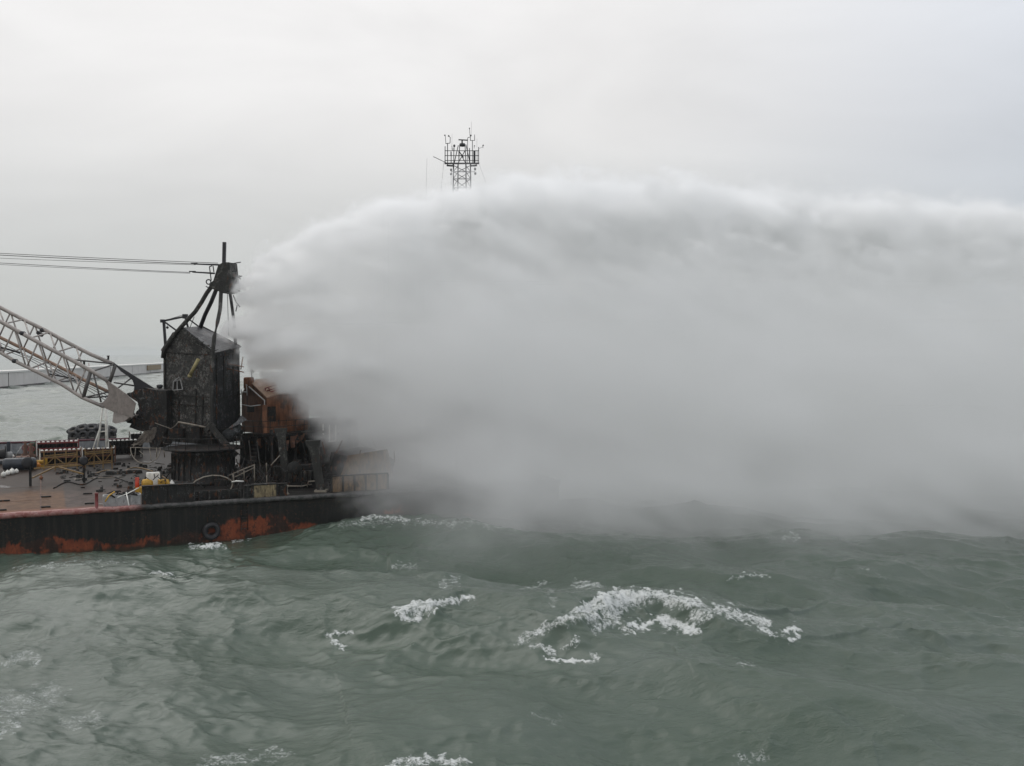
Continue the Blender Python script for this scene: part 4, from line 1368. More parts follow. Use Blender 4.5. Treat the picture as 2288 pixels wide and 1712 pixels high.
# soot-black spars and scrap between the crane and the hut
rr = random.Random(9)
m = MB()
for i in range(110):
    x = rr.uniform(350, 735)
    y = rr.uniform(1035, 1092) - max(0, (x - 500)) * 0.02
    p = D(x, y)
    k = rr.random()
    dv = Vector((rr.uniform(-1, 1), rr.uniform(-1, 1), rr.uniform(0.0, 0.9))).normalized() * rr.uniform(0.5, 1.9)
    if k < 0.45:
        m.tube([p, p + dv * 0.5 + ZV * 0.1, p + dv], rr.uniform(0.02, 0.06), 6)
    elif k < 0.75:
        m.box(p - ZV * 0.02, U * rr.uniform(0.1, 0.5), V * rr.uniform(0.1, 0.4), (rr.uniform(-.2, .2), 0, rr.uniform(0.1, 0.7)), rr.uniform(0.6, 1.1))
    else:
        m.bar(p, p + dv, rr.uniform(.05, .16), rr.uniform(.04, .1))
for i in range(120):                                     # standing and fallen pipes round the gutted storey and the tub
    x = rr.uniform(505, 740)
    y = rr.uniform(1055, 1096) - (x - 505) * 0.01
    p = D(x, y)
    up = Vector((rr.gauss(0, .45), rr.gauss(0, .35), 1.0)) * rr.uniform(0.7, 3.6) * (1 if rr.random() < .5 else .5)
    k = rr.random()
    if k < 0.5:
        b_ = Vector((rr.uniform(-.25, .25), rr.uniform(-.2, .2), 0))
        m.tube([p, p + up * 0.5 + b_, p + up], rr.uniform(0.02, 0.06), 6)
    elif k < 0.8:
        m.bar(p + up * rr.uniform(0, .3), p + up + U * rr.uniform(-1.6, 1.6), rr.uniform(.05, .14), rr.uniform(.04, .1))
    else:
        m.box(p, U * rr.uniform(.1, .45), V * rr.uniform(.1, .3), up * 0.45, rr.uniform(.5, 1.1))
sp = m.build("charred_scrap", M['burnt']); sp['kind'] = 'stuff'; sp['label'] = "tangle of charred pipes and plate strewn about the crane tub"

# ------------------------------------------------------------------ fore deck, left of the crane
post = MB(); p = D(216, 1136)
post.lathe(p, [(0.22, 0), (0.20, 0.06), (0.125, 0.1), (0.12, 1.12), (0.14, 1.14), (0.14, 1.2)], n=14)
tag(post.build("bollard_post", M['red']), "single red post standing on the near deck edge", "post")

bin_ = thing("steel_bin", D(272, 1130), "pale grey open steel bin filled with pipes and hoses", "bin")
p = D(274, 1131) + V * 0.6
m = MB()
for (dx, dv, lx, lv) in ((0, -0.5, 1.35, 0.05), (0, 0.5, 1.35, 0.05), (-1.35, 0, 0.05, 0.5), (1.35, 0, 0.05, 0.5)):
    m.box(p + U * dx + V * dv, U * lx, V * lv, (0, 0, 0.85))
m.box(p, U * 1.3, V * 0.48, (0, 0, 0.5))
m.build("shell", M['pale_grey'], bin_, bevel=0.02)
m = MB()
for i in range(26):
    q = p + U * rr.uniform(-1.3, 1.2) + V * rr.uniform(-.5, .5) + ZV * rr.uniform(0.55, 1.0)
    dv = (U * rr.uniform(-1, 1) + V * rr.uniform(-.6, .6) + ZV * rr.uniform(-.1, .4)).normalized() * rr.uniform(.3, 1.1)
    m.tube([q, q + dv * .5 + ZV * .1, q + dv], rr.uniform(.025, .07), 7)
m.build("hose_heap", M['soot'], bin_)
m = MB()
m.tube([P(235, 1121, 76.6), P(243, 1108, 77), P(256, 1099, 77.5)], 0.06, 8)
m.build("yellow_rod", M['yellow'], bin_)
m = MB()
m.tube([P(262, 1112, 77), P(285, 1103, 77.6), P(310, 1090, 78.4)], 0.04, 8); m.tube([P(282, 1100, 77.2), P(288, 1130, 76.4)], 0.04, 6)
m.build("white_rod", M['white'], bin_)

pump = thing("portable_pump", D(325, 1100), "yellow portable pump with scarlet end and white sheet behind scorched bulwark", "pump")
p = D(325, 1101)
m = MB(); m.lathe(p + U * -0.3 + ZV * 0.75, [(0.2, 0), (0.40, 0.1), (0.42, 0.5), (0.34, 0.6), (0.34, 0.75), (0.2, 0.9)], axis=U, n=18)
m.box(p, U * 0.8, V * 0.45, (0, 0, 0.5)); m.build("casing", M['yellow'], pump)
m = MB(); m.lathe(p + U * -0.65 + ZV * 0.15, [(0.17, 0), (0.17, 1.15), (0.1, 1.2)], n=12); m.build("extinguisher", M['scarlet'], pump)
m = MB(); q = p + U * 1.3 + V * 0.2
m.box(q, U * 0.25, V * 0.4, (0, 0, 1.0)); m.lathe(q + U * 0.5 + ZV * 0.0, [(0.25, 0), (0.2, 0.7), (0.1, 1.0)], n=12); m.build("hose_reel", M['yellow'], pump)
m = MB(); q = p + U * 0.75 + V * 1.4
m.box(q + ZV * 0.0, U * 0.55, V * 0.25, (0, 0, 1.55)); m.build("white_cover", M['white'], pump, bevel=0.05)
m = MB()
for i in range(16):
    q = p + U * rr.uniform(-.9, 1.6) + V * rr.uniform(-.3, 1) + ZV * rr.uniform(.5, 1.5)
    m.tube([q, q + Vector((rr.uniform(-.5, .5), rr.uniform(-.5, .5), rr.uniform(-.1, .5)))], 0.035, 6)
m.build("pipework", M['soot'], pump)
cn = MB(); p = D(384, 1092)
cn.lathe(p, [(0.2, 0), (0.26, 0.25), (0.2, 0.55), (0.07, 0.68), (0.07, 0.75)], n=12)
tag(cn.build("jerrycan", M['white']), "small white can standing by the crane tub", "can")

# ochre trestles with dark drums
def trestle(x0, x1, yt, yb, slope, d, lbl):
    t = thing("pipe_trestle", P((x0 + x1) / 2, yb, d), lbl, "trestle", "ochre trestles in front of the cylinder racks")
    s = lambda x: slope * (x - x0)
    base = D((x0 + x1) / 2, yb + 18).z
    m = MB()
    for yy in (yt, yb):
        m = MB(); m.bar(P(x0, yy + s(x0), d), P(x1, yy + s(x1), d), 0.10); m.build("beam", M['ochre'], t)
        m = MB(); m.bar(P(x0, yy + s(x0) - 4, d + 2), P(x1, yy + s(x1) - 4, d + 2), 0.09); m.build("beam", M['ochre'], t)
    n = 4
    for i in range(n):
        x = x0 + (x1 - x0) * i / (n - 1)
        for dd in (0, 2):
            a = P(x, yt - 14 + s(x), d + dd); b = a.copy(); b.z = base + HEEL * dd
            m = MB(); m.bar(a, b, 0.08); m.build("upright", M['ochre'], t)
    m = MB()
    for i in range(n - 1):
        xa, xb = x0 + (x1 - x0) * i / (n - 1), x0 + (x1 - x0) * (i + 1) / (n - 1)
        ya, yb_ = (yb, yt) if i % 2 == 0 else (yt, yb)
        m.bar(P(xa, ya + s(xa), d - 0.08), P(xb, yb_ + s(xb), d - 0.08), 0.07)
    m.build("diagonal", M['ochre'], t)
    return t


trestle(98, 172, 1023, 1044, -0.09, 95.5, "ochre pipe trestle below the red topped cylinder rack")
trestle(190, 250, 1015, 1038, -0.08, 97.0, "ochre pipe trestle close to the crane, beside the white boom rest")
fr = thing("spreader_frame", D(128, 1078), "ochre spreader beam with sloping struts on two dark standing posts", "frame")
d = D(70, 1086).y
m = MB()
m.bar(P(76, 1047, d + 3), P(188, 1039, d + 3.5), 0.12); m.build("beam", M['ochre'], fr)
m = MB(); m.bar(P(72, 1068, d + .4), P(122, 1044, d + 3), 0.11); m.build("strut", M['ochre'], fr); m = MB(); m.bar(P(132, 1044, d + 3), P(186, 1059, d + 1.5), 0.11); m.build("strut", M['ochre'], fr)
for (x, yb, yt, r, yc, xc) in ((68, 1086, 1022, 12, 1034, 61), (188, 1078, 1018, 9.5, 1030, 187)):
    pb = D(x, yb); k = mpp(pb.y)
    m = MB(); m.bar(pb - ZV * 0.02, P(x - 1, yt, pb.y), 0.16); po = m.build("post", M['soot'], fr)
    m = MB(); c = P(xc, yc, pb.y - 0.2)
    m.lathe(c - V * 0.25, [(r * k * 0.6, 0), (r * k, 0.03), (r * k, 0.45), (r * k * 0.6, 0.48)], axis=V, n=22)
    m.build("drum", M['black'], fr)

# cylinder racks
CYL = None


def cylinder(p, h, lbl, grp):
    global CYL
    if CYL is None:
        t = thing("gas_cylinder", p, lbl, "gas cylinder", grp)
        m = MB(); m.lathe(p, [(0.11, 0), (0.125, 0.04), (0.125, 1.15), (0.10, 1.27), (0.06, 1.32)], n=12); m.build("bottle", M['soot'], t)
        m = MB(); m.lathe(p + ZV * 1.30, [(0.10, 0), (0.15, 0.02), (0.15, 0.12), (0.09, 0.20)], n=12); m.build("cap", M['white'], t)
        CYL = t
        return t
    c = copy_thing(CYL, p - CYL.location)
    c['label'] = lbl; c['group'] = grp
    return c


def rack(px0, px1, py_top, d, mat, n, lbl, cyl_lbl, grp, tall=1.25, slope=-0.06, base=None):
    """A tray rack whose cylinder caps show at py_top; stands on the deck."""
    c = P((px0 + px1) / 2, py_top, d)
    L = (px1 - px0) * mpp(d)
    ax = (P(px1, py_top + slope * (px1 - px0), d + 0.44 * L) - P(px0, py_top, d)).normalized()
    ax = Vector((ax.x, ax.y, 0)).normalized()
    L = L / ax.x
    vv = ((c - O).dot(V))
    z0 = deck_z(vv)
    t = thing("cylinder_rack", Vector((c.x, c.y, z0)), lbl, "rack", "gas cylinder racks on the deck")
    tb = c.z - 1.45                                     # level of the tray
    tb = max(tb, z0 + 0.02)
    o = Vector((c.x, c.y, 0))
    ay = Vector((-ax.y, ax.x, 0))
    m = MB()
    m.box(o + ZV * (tb - 0.10), ax * L / 2, ay * 0.35, (0, 0, 0.10))
    m.build("tray", mat, t)
    m = MB()
    for h in (0.70, 1.32):
        for s in (-0.37, 0.37):
            m.bar(o + ay * s - ax * L / 2 + ZV * (tb + h), o + ay * s + ax * L / 2 + ZV * (tb + h), 0.05, 0.16)
        for s in (-1, 1):
            m.bar(o + ax * s * L / 2 - ay * 0.37 + ZV * (tb + h), o + ax * s * L / 2 + ay * 0.37 + ZV * (tb + h), 0.05, 0.16)
    m.build("retaining_rail", mat, t)
    m = MB(); m.box(o + ay * 0.42 + ZV * tb, ax * L / 2, ay * 0.02, (0, 0, 1.38)); m.build("added_dark_sheet", M['soot'], t)  # dark sheet added so the gaps between the bottles stay dark
    for s in (-1, 1):
        for r in (-1, 1):
            m = MB(); q = o + ax * s * (L / 2) + ay * r * 0.37
            m.bar(q + ZV * (z0 - 0.02), q + ZV * (tb + 1.62), 0.09); m.build("corner_post", mat if s * r < 0 else M['white'], t)
    if tb > z0 + 0.6:
        m = MB()
        m.box(o + ZV * (z0), ax * (L / 2 - 0.1), ay * 0.30, (0, 0, tb - z0 - 0.12)); m.build("lower_crate", M['soot'], t, bevel=0.03)
    for i in range(n):
        q = o + ax * L * ((i + 0.5) / n - 0.5) + ay * (0.02 * (i % 2)) + ZV * tb
        cylinder(q, 1.5, cyl_lbl, grp)
    return t


rack(91, 166, 987, 106.0, M['red'], 9, "oxide red cylinder rack nearest the far bulwark", "pale gas cylinder standing in the oxide red rack", "cylinders in the red rack")
rack(98, 172, 1009, 99.5, M['brown'], 9, "brown cylinder rack with white posts, behind the ochre trestle", "pale gas cylinder in the brown rack under the red one", "cylinders in the brown rack")
rack(190, 250, 1004, 101.0, M['rust_dark'], 7, "dark rusty cylinder rack beside the white boom rest", "pale gas cylinder in the dark rack beside the boom rest", "cylinders in the rack beside the boom rest")
rack(248, 310, 983, 104.5, M['soot'], 8, "tall black cylinder rack close to the crane's hoop rail", "pale gas cylinder in the tall black rack by the crane", "cylinders in the black rack", slope=-0.02)
rack(292, 312, 968, 107.0, M['soot'], 3, "small black cylinder rack at the far bulwark, just left of the crane", "pale gas cylinder in the small rack at the far bulwark", "cylinders in the small rack", slope=-0.02)

# white boom rest
br = thing("boom_rest", D(228, 1003), "slim white three legged boom rest standing under the boom foot", "stand")
d = 104.0
zb = D(235, 1000).z
for a, b, r in (((237, 898), (239, 1000), 0.15), ((231, 900), (214, 990), 0.10), ((224, 955), (200, 992), 0.07)):
    p, q = P(*a, d), P(*b, d)
    q.z = deck_z((q - O).dot(V)) - 0.02
    m = MB(); m.tube([p, q], r, 10); m.build("leg", M['white'], br)
m = MB(); m.tube([P(221, 966, d), P(238, 963, d)], 0.06, 8); m.tube([P(226, 940, d), P(238, 940, d)], 0.05, 8); m.build("brace", M['white'], br)

# big tyre-covered fender lying beyond the far bulwark
fc = P(206, 985, 117.0); fc.z = max(0.9, fc.z)
fe = thing("tyre_fender", fc, "big black floating fender covered with old tyres, beyond the far bulwark", "fender")
k = mpp(117.0)
cc = P(206, 978, 117.0)
m = MB()
hl = 50 * k
rad = lambda q: 1.25 * math.sqrt(max(0.0, 1 - abs(q / (hl * 1.02)) ** 3.0)) + 0.1
m.lathe(cc - U * hl, [(rad(-hl + 2 * hl * i / 16.0), 2 * hl * i / 16.0) for i in range(17)], axis=U, n=24)
m.build("body", M['black'], fe)
for i in range(5):
    for an in (165, 122, 80, 40):
        q = -hl * 0.80 + hl * 1.60 * i / 4 + 0.1 * math.sin(an + i)
        e = (V * math.cos(math.radians(an)) + ZV * math.sin(math.radians(an)) + U * 0.5 * (i - 2) / 2).normalized()
        e2 = (V * math.cos(math.radians(an)) + ZV * math.sin(math.radians(an)))
        m = MB(); m.torus(cc + U * q + e2 * (rad(q) + 0.05), 0.44, 0.19, e, n=22, m=10); m.build("tyre", M['black'], fe)
m = MB()
for an in (70, 130, 175):
    e = (V * math.cos(math.radians(an)) + ZV * math.sin(math.radians(an)))
    m.tube([cc - U * hl * 0.95 + e * 1.1, cc - U * hl * 0.4 + e * 1.55, cc + U * hl * 0.4 + e * 1.55, cc + U * hl * 0.95 + e * 1.1], 0.04, 6)
m.build("chain", M['pipe'], fe)

# floats, tank and gear at the left edge
for (x, y, s, mt, lb, nm, ct) in ((8, 1066, 5.4, 'white', "white fender lying leftmost in the row on deck", "deck_fender", "fender"), (17, 1062, 5.2, 'white', "white fender second from the left in the row", "deck_fender", "fender"),
                          (27, 1060, 6.0, 'white', "largest white fender, third in the row on deck", "deck_fender", "fender"), (37, 1058, 4.6, 'white', "white fender at the right end of the row", "deck_fender", "fender")):
    p = D(x, y); k = mpp(p.y)
    m = MB(); m.lathe(p, [(s * k * .45, 0), (s * k, s * k * .5), (s * k, s * k * 1.4), (s * k * .55, s * k * 2.0), (s * k * .18, s * k * 2.15), (s * k * .16, s * k * 2.4)], n=14)
    tag(m.build(nm, M[mt]), lb, ct, "white fenders on the deck")
for (x, y, s, mt, lb) in ((84, 1047, 6.8, 'orange', "round orange float in front of the spreader beam"), (92, 1072, 4.2, 'rust', "small rusty float lying under the spreader beam"), (28, 1025, 4.6, 'white', "white ball float beside the brown crate")):
    p = D(x, y); k = mpp(p.y)
    m = MB(); m.ball(p + ZV * s * k, s * k); m.lathe(p + ZV * s * k * 1.9, [(0.06, 0), (0.05, 0.12)], n=8)
    tag(m.build("float_ball", M[mt]), lb, "float")
tk = thing("water_tank", D(42, 1050), "long blue black tank lying behind the white fenders", "tank")
p = D(44, 1051); k = mpp(p.y)
m = MB(); m.lathe(p - U * 1.5 + ZV * 0.62, [(0.15, 0), (0.5, 0.1), (0.6, 0.3), (0.6, 2.7), (0.5, 2.9), (0.15, 3.0)], axis=U, n=20); m.build("shell", M['navy'], tk)
m = MB()
for s in (-0.9, 0.9):
    m.box(p + U * s, U * 0.1, V * 0.45, (0, 0, 0.35))
m.build("saddle", M['soot'], tk)
ct = thing("wooden_crate", D(48, 1031), "flat brown crate between the tank and the bulwark", "crate")
p = D(48, 1031)
m = MB(); m.box(p, U * 0.75, V * 0.5, (0, 0, 0.5)); m.build("box", M['brown'], ct, bevel=0.02)
m = MB()
for s in (-0.6, 0, 0.6):
    m.box(p + U * s, U * 0.06, V * 0.53, (0, 0, 0.54))
m.build("batten", M['rust_dark'], ct)
yb = thing("yellow_case", D(96, 1030), "pale yellow tool case with painted dark cut out behind orange float", "case")
p = D(96, 1031)
m = MB(); m.box(p, U * 0.38, V * 0.25, (0, 0, 0.5)); m.build("case_body", M['pale_yellow'], yb, bevel=0.02)
m = MB(); m.box(p - V * 0.24 + ZV * 0.15, U * 0.2, V * 0.04, (0, 0, 0.2)); m.build("recess_shade", M['soot'], yb)  # raised dark block whose colour gives the shade of a cut-out
yw = thing("air_winch", D(84, 1045), "yellow air winch behind the round orange float", "winch")
p = D(88, 1046) + V * 1.0
m = MB(); m.lathe(p - U * 0.55 + ZV * 0.5, [(0.32, 0), (0.34, .06), (0.2, .08), (0.2, 0.9), (0.34, 0.94), (0.32, 1.0)], axis=U, n=16); m.build("drum", M['yellow'], yw)
m = MB(); m.box(p, U * 0.7, V * 0.4, (0, 0, 0.2)); m.box(p + U * 0.6, U * 0.12, V * 0.3, (0, 0, 0.9)); m.bar(p + U * -.6 + ZV * .9, p + U * -.1 + ZV * .5, .1); m.build("base", M['yellow'], yw)
for (x, y, h, lb) in ((57, 1022, 36, "rusty capstan stand nearer the crate"), (70, 1024, 34, "rusty capstan stand left of the yellow case")):
    p = D(x, y); k = mpp(p.y)
    t = thing("capstan_stand", p, lb, "capstan", "rusty capstans at the far bulwark")
    m = MB(); m.lathe(p, [(0.5, 0), (0.45, 0.3), (0.22, 0.45), (0.20, h * k * .75), (0.12, h * k * .8), (0.12, h * k)], n=14); m.build("column", M['rust_dark'], t)
    m = MB(); m.torus(p + ZV * h * k * .6, 0.30, 0.05, (0.3, -1, 0.2), n=18, m=6); m.tube([p + ZV * h * k * .9 - U * .25, p + ZV * h * k * .95 + U * .25], 0.05, 6); m.build("handwheel", M['red'], t)
g = MB(); p = D(80, 1016)
for i in range(5):
    g.ball(p + U * (i - 2) * 0.28 + ZV * (0.9 + 0.2 * (i % 2)), 0.36, squash=0.8)
g.box(p, U * 0.7, V * 0.35, (0, 0, 0.9))
tag(g.build("net_bundle", M['green'], jitter=0.05), "dark green net bundle against the far bulwark", "net")
dw = thing("mooring_winch", D(0, 1045), "black mooring winch at the picture's left edge", "winch")
p = D(-4, 1036)
m = MB(); m.lathe(p - U * 0.9 + ZV * 0.95, [(0.85, 0), (0.85, .1), (0.5, .12), (0.5, 1.5), (0.85, 1.52), (0.85, 1.62)], axis=U, n=24); m.build("drum", M['black'], dw)
m = MB(); m.box(p, U * 1.2, V * 0.8, (0, 0, 0.3)); m.box(p + U * 0.95, U * 0.15, V * 0.5, (0, 0, 2.2)); m.box(p - U * 1.05, U * 0.12, V * 0.5, (0, 0, 1.8)); m.build("frame", M['navy'], dw, bevel=0.03)
m = MB(); m.lathe(p + U * 1.0 + V * -0.4 + ZV * 0.4, [(0.3, 0), (0.33, .7), (.2, .8)], n=12); m.tube([p + U * 1.4 + ZV * .4, p + U * 2.1 + ZV * 1.6], 0.06, 8); m.build("motor", M['pale_grey'], dw)
mt = MB(); p = D(165, 1072)
mt.tube([p, p + U * 2.2 + ZV * .06, p + U * 4.2 + ZV * .02], .05, 8); mt.tube([p + V * .3, p + U * 2.6 + V * .5, p + U * 3.9 + V * .2], .04, 8)
tag(mt.build("loose_pipe", M['pipe']), "pair of pale pipes lying on the wet deck", "pipe")
hp = MB()
p = D(272, 1058)
for i in range(12):
    q = p + U * rr.uniform(-1.6, 1.6) + V * rr.uniform(-.3, .3)
    hp.box(q - ZV * .02, U * rr.uniform(.2, .5), V * rr.uniform(.1, .3), (0, 0, rr.uniform(.1, .35)), rr.uniform(.5, .9))
tag(hp.build("burnt_plank_heap", M['burnt'], jitter=0.03), "low heap of burnt planks on the deck by the hoop rail", "heap")

# hoses snaking over the deck, and small scorched litter
for pts, mt_, lb in (([(120, 1092), (150, 1078), (185, 1084), (215, 1070), (250, 1066), (285, 1078)], 'soot', "black hose snaking over the wet deck behind the red post"),
                     ([(205, 1062), (240, 1052), (262, 1060), (300, 1046), (345, 1056), (372, 1072)], 'ochre', "dull yellow hose snaking towards the crane tub"),
                     ([(300, 1090), (318, 1082), (342, 1086), (365, 1078), (392, 1086)], 'pipe', "pale hose lying at the foot of the crane tub")):
    w_ = [D(x, y) + ZV * 0.05 for x, y in pts]
    path = []
    for i in range(len(w_) - 1):
        p0, p1, p2, p3 = w_[max(i - 1, 0)], w_[i], w_[i + 1], w_[min(i + 2, len(w_) - 1)]
        for k_ in range(8):
            t_ = k_ / 8
            path.append(0.5 * ((2 * p1) + (p2 - p0) * t_ + (2 * p0 - 5 * p1 + 4 * p2 - p3) * t_ ** 2 + (3 * p1 - p0 - 3 * p2 + p3) * t_ ** 3))
    m = MB(); m.tube(path + [w_[-1]], 0.06, 8)
    tag(m.build("deck_hose", M[mt_]), lb, "hose")
m = MB()
for i in range(150):
    x = rr.uniform(120, 420); y = rr.uniform(1036, 1100) if x > 220 else rr.uniform(1040, 1075)
    p = D(x, y)
    if rr.random() < .6:
        m.box(p - ZV * .01, U * rr.uniform(.05, .28), V * rr.uniform(.05, .2), (rr.uniform(-.05, .05), 0, rr.uniform(.04, .3)), rr.uniform(.5, 1))
    else:
        dv = (U * rr.uniform(-1, 1) + V * rr.uniform(-1, 1) + ZV * rr.uniform(0, .25)) * rr.uniform(.3, .9)
        m.tube([p + ZV * .02, p + dv * .5 + ZV * .05, p + dv], rr.uniform(.015, .04), 6)
lt = m.build("scorched_litter", M['burnt']); lt['kind'] = 'stuff'; lt['label'] = "scorched bits of pipe and plate littering the deck left of the tub"

# tyre hung on the hull
ty = thing("hull_tyre", O + U * edge_u(468) + ZV * 0.4, "black tyre fender hung on the hull, white water breaking in it", "tyre")
c = O + U * edge_u(468) - V * 0.26; c.z = 0.62
m = MB(); m.torus(c, 0.52, 0.21, V, n=32, m=12); m.build("casing", M['black'], ty)
m = MB()
for s in (-0.25, 0.25):
    q = c + U * s + ZV * 0.45
    e = q + U * s * 0.6 + V * 0.10; e.z = 2.75
    m.tube([q, e], 0.025, 6)
m.build("chain", M['soot'], ty)

# ------------------------------------------------------------------ sea wall far behind
sw = thing("sea_wall", W(60, 862, 0), "long pale sea wall with white coping far behind the boom", "sea wall")
wa, wb = W(0, 868, 0), W(363, 832, 0)
wd = (wb - wa).normalized()
wa2 = wa - wd * 260; wb2 = wb + wd * 160
nw = Vector((wd.y, -wd.x, 0))
if nw.dot(CAM - wa) < 0:
    nw = -nw
mid = (wa2 + wb2) / 2
hl = (wb2 - wa2).length / 2
m = MB(); m.box(mid - nw * 4 - ZV * 2, wd * hl, nw * 4, (0, 0, 8.6)); m.build("wall_face", M['wall'], sw)
m = MB(); m.box(mid - nw * 3.9 + ZV * 6.6, wd * hl, nw * 4.25, (0, 0, 0.75)); m.build("coping", M['wall_top'], sw)
m = MB(); m.box(mid - nw * 4 - ZV * 2, wd * hl, nw * 4.3, (0, 0, 2.7)); m.build("tide_band", M['wall_base'], sw)
for i in range(-18, 19):
    jm = MB(); jm.box(mid + wd * (i * hl / 19.0) + nw * 0.02, wd * 0.35, nw * 0.06, (0, 0, 6.6)); jm.build("joint", M['wall_base'] if i % 3 == 0 else M['wall'], sw)
nb = MB(); q = W(338, 834, 0); q = wa + wd * (q - wa).dot(wd) + nw * 0.6
nb.box(Vector((q.x, q.y, 2.6)), wd * 26, nw * 0.3, (0, 0, 3.6)); 
pn = nb.build("warning_board", M['ochre'], sw)
for i in range(4):
    mk = MB(); mk.tube([mid + wd * (-hl + 130 + i * 95) - nw * 2 + ZV * 7.2, mid + wd * (-hl + 130 + i * 95) - nw * 2 + ZV * 9.6], 0.16, 6); mk.build("stanchion", M['red'], sw)

# ------------------------------------------------------------------ ship behind the spray, its mast above it
VD = 132.0
zw = 0.0
vb = P(1033, 790, VD); vb.z = 0
ship = thing("support_ship", vb, "support ship lost in the spray, only its dark lattice mast showing above", "ship")
KS = mpp(VD)


def S(px, py, dd=0.0):
    return P(px, py, VD + dd)


m = MB()
hx0, hx1 = S(930, 790).x, S(1420, 790).x
outl = [(hx0, 0), (hx0 + 1.2, 3.4), (hx0 + 6, 4.6), (hx1 - 2, 4.6), (hx1, 3.2), (hx1, -3.2), (hx1 - 2, -4.6), (hx0 + 6, -4.6), (hx0 + 1.2, -3.4)]
m.prism([Vector((x, VD + 1.5 + y, -1.5)) for x, y in outl], (0, 0, 4.7))
m.build("hull", M['ship_hull'], ship)
m = MB(); xm = vb.x
m.box((xm + 3, VD + 1.5, 3.2), (8.5, 0, 0), (0, 3.9, 0), (0, 0, 5.2)); m.build("deckhouse", M['ship_white'], ship, bevel=0.1)
m = MB(); m.box((xm + 1.5, VD + 1.5, 8.4), (4.6, 0, 0), (0, 3.4, 0), (0, 0, 3.2), 0.94); wheel = m.build("wheelhouse", M['ship_white'], ship, bevel=0.1)
for i in range(5):
    m = MB(); m.box((xm - 1.9 + i * 1.7, VD - 1.92, 9.6), (0.62, 0, 0), (0, 0.06, 0), (0, 0, 1.1)); m.build("window", M['glass'], wheel)
# mast
ma = bpy.data.objects.new("mast", None); COL.objects.link(ma); ma.parent = ship; ma.location = (0, 0, 0)


def T(lines, name, mat=None, dd=0.0):
    mm = MB()
    for a, b, w in lines:
        mm.tube([S(*a, dd if len(a) < 3 else 0), S(*b, dd if len(b) < 3 else 0)], w * KS / 2, 6)
    return mm.build(name, mat or M['mast'], ma)


low = 640
front, back = -0.9, 1.1
ln = []
for x, dd in ((1013.5, front), (1023.5, back), (1041, front), (1051, back)):
    mmx = MB(); mmx.tube([S(x, 366, dd), S(1032 + (x - 1032) * 1.25, low, dd)], 1.5 * KS, 8); mmx.build("mast_leg", M['mast'], ma)
mm = MB()
ys = [370, 384, 400, 420, 445, 475, 510, 550, 600, 640]
px_of = lambda x, y: 1032 + (x - 1032) * (1 + 0.25 * (y - 366) / (low - 366))
quad = [(1013.5, front), (1041, front), (1051, back), (1023.5, back)]
for ya, yb2 in zip(ys[:-1], ys[1:]):
    for (xa, da), (xb, db) in zip(quad, quad[1:] + quad[:1]):
        mm.tube([S(px_of(xa, yb2), yb2, da), S(px_of(xb, yb2), yb2, db)], 0.9 * KS / 1, 6)
        mm.tube([S(px_of(xa, ya), ya, da), S(px_of(xb, yb2), yb2, db)], 0.75 * KS, 6)
mm.build("mast_bracing", M['mast'], ma)
mm = MB()
mm.prism([S(993, 363.5, -2.2), S(1071, 363.5, -2.2), S(1071, 363.5, 2.4), S(993, 363.5, 2.4)], (0, 0, -0.22))
for x in (1000, 1012, 1024, 1041, 1052, 1064):
    mm.bar(S(x, 368, -2.1), S(x, 368, 2.2), 0.12, 0.22)
mm.bar(S(998, 370, -1), S(1013, 371, -1), 0.1, 0.2); mm.bar(S(1050, 371, -1), S(1066, 370, -1), 0.1, 0.2)
mm.build("mast_platform", M['mast'], ma)
ln = []
mm = MB()
for y in (337, 348, 359):
    for dd in (-2.1, 2.3):
        mm.tube([S(994, y, dd), S(1070, y, dd)], 0.75 * KS, 6)
    for x in (994, 1070):
        mm.tube([S(x, y, -2.1), S(x, y, 2.3)], 0.7 * KS, 6)
for x, y0 in ((994.5, 327), (1014, 330), (1049, 331), (1069.5, 329), (1008, 339), (1060, 337)):
    mm.tube([S(x, y0, -2.1), S(x, 364, -2.1)], 0.95 * KS, 6)
for x in (1000, 1025, 1050, 1066):
    mm.tube([S(x, 337, 2.3), S(x, 364, 2.3)], 0.7 * KS, 6)
mm.bar(S(1060, 338, -1.4), S(1060, 364, -1.4), 0.28, 0.3); mm.bar(S(1007.8, 339, -2.1), S(1007.8, 348, -2.1), 0.14)
mm.build("platform_railing", M['mast'], ma)
mm = MB()
for a, b in (((1024, 325), (1015, 364)), ((1027, 325), (1025, 364)), ((1039, 325), (1041, 364)), ((1041, 323), (1050, 364)), ((1026, 338), (1040, 364)), ((1040, 335), (1024, 364)), ((1022, 348), (1047, 348)), ((1027, 340), (1036, 352))):
    mm.tube([S(*a, -0.4), S(*b, -0.6)], 0.95 * KS, 6)
mm.build("radar_tripod", M['mast'], ma)
mm = MB(); mm.lathe(S(1033, 327, 0), [(0.36, 0), (0.42, .1), (0.36, .35), (.1, .4)], n=14); mm.build("radar_pedestal", M['mast'], ma)
mm = MB(); mm.bar(S(1024.5, 312.5, 0), S(1044.5, 313.5, 0), 0.2, 0.12); mm.tube([S(1032.5, 313, 0), S(1032.5, 320, 0)], 0.10, 8); mm.build("radar_scanner", M['mast'], ma)
T([((1000, 321), (1000, 365), 2.0), ((995.5, 321), (1006, 320), 1.4), ((995, 304), (996.3, 321), 1.3), ((1006, 307), (1005.5, 320), 1.5), ((1003, 303), (1006, 308), 1.2)], "antenna_fork")
T([((1045, 308), (1044, 364), 1.4), ((1045, 308), (1051, 306), 1.3), ((1051, 305), (1051, 314), 1.6), ((1049, 287), (1050, 303), 1.1), ((1050, 314), (1061, 314), 1.2), ((1060.5, 301), (1060.5, 314), 1.4), ((1055.5, 314), (1055.5, 364), 1.6)], "antenna_fork")
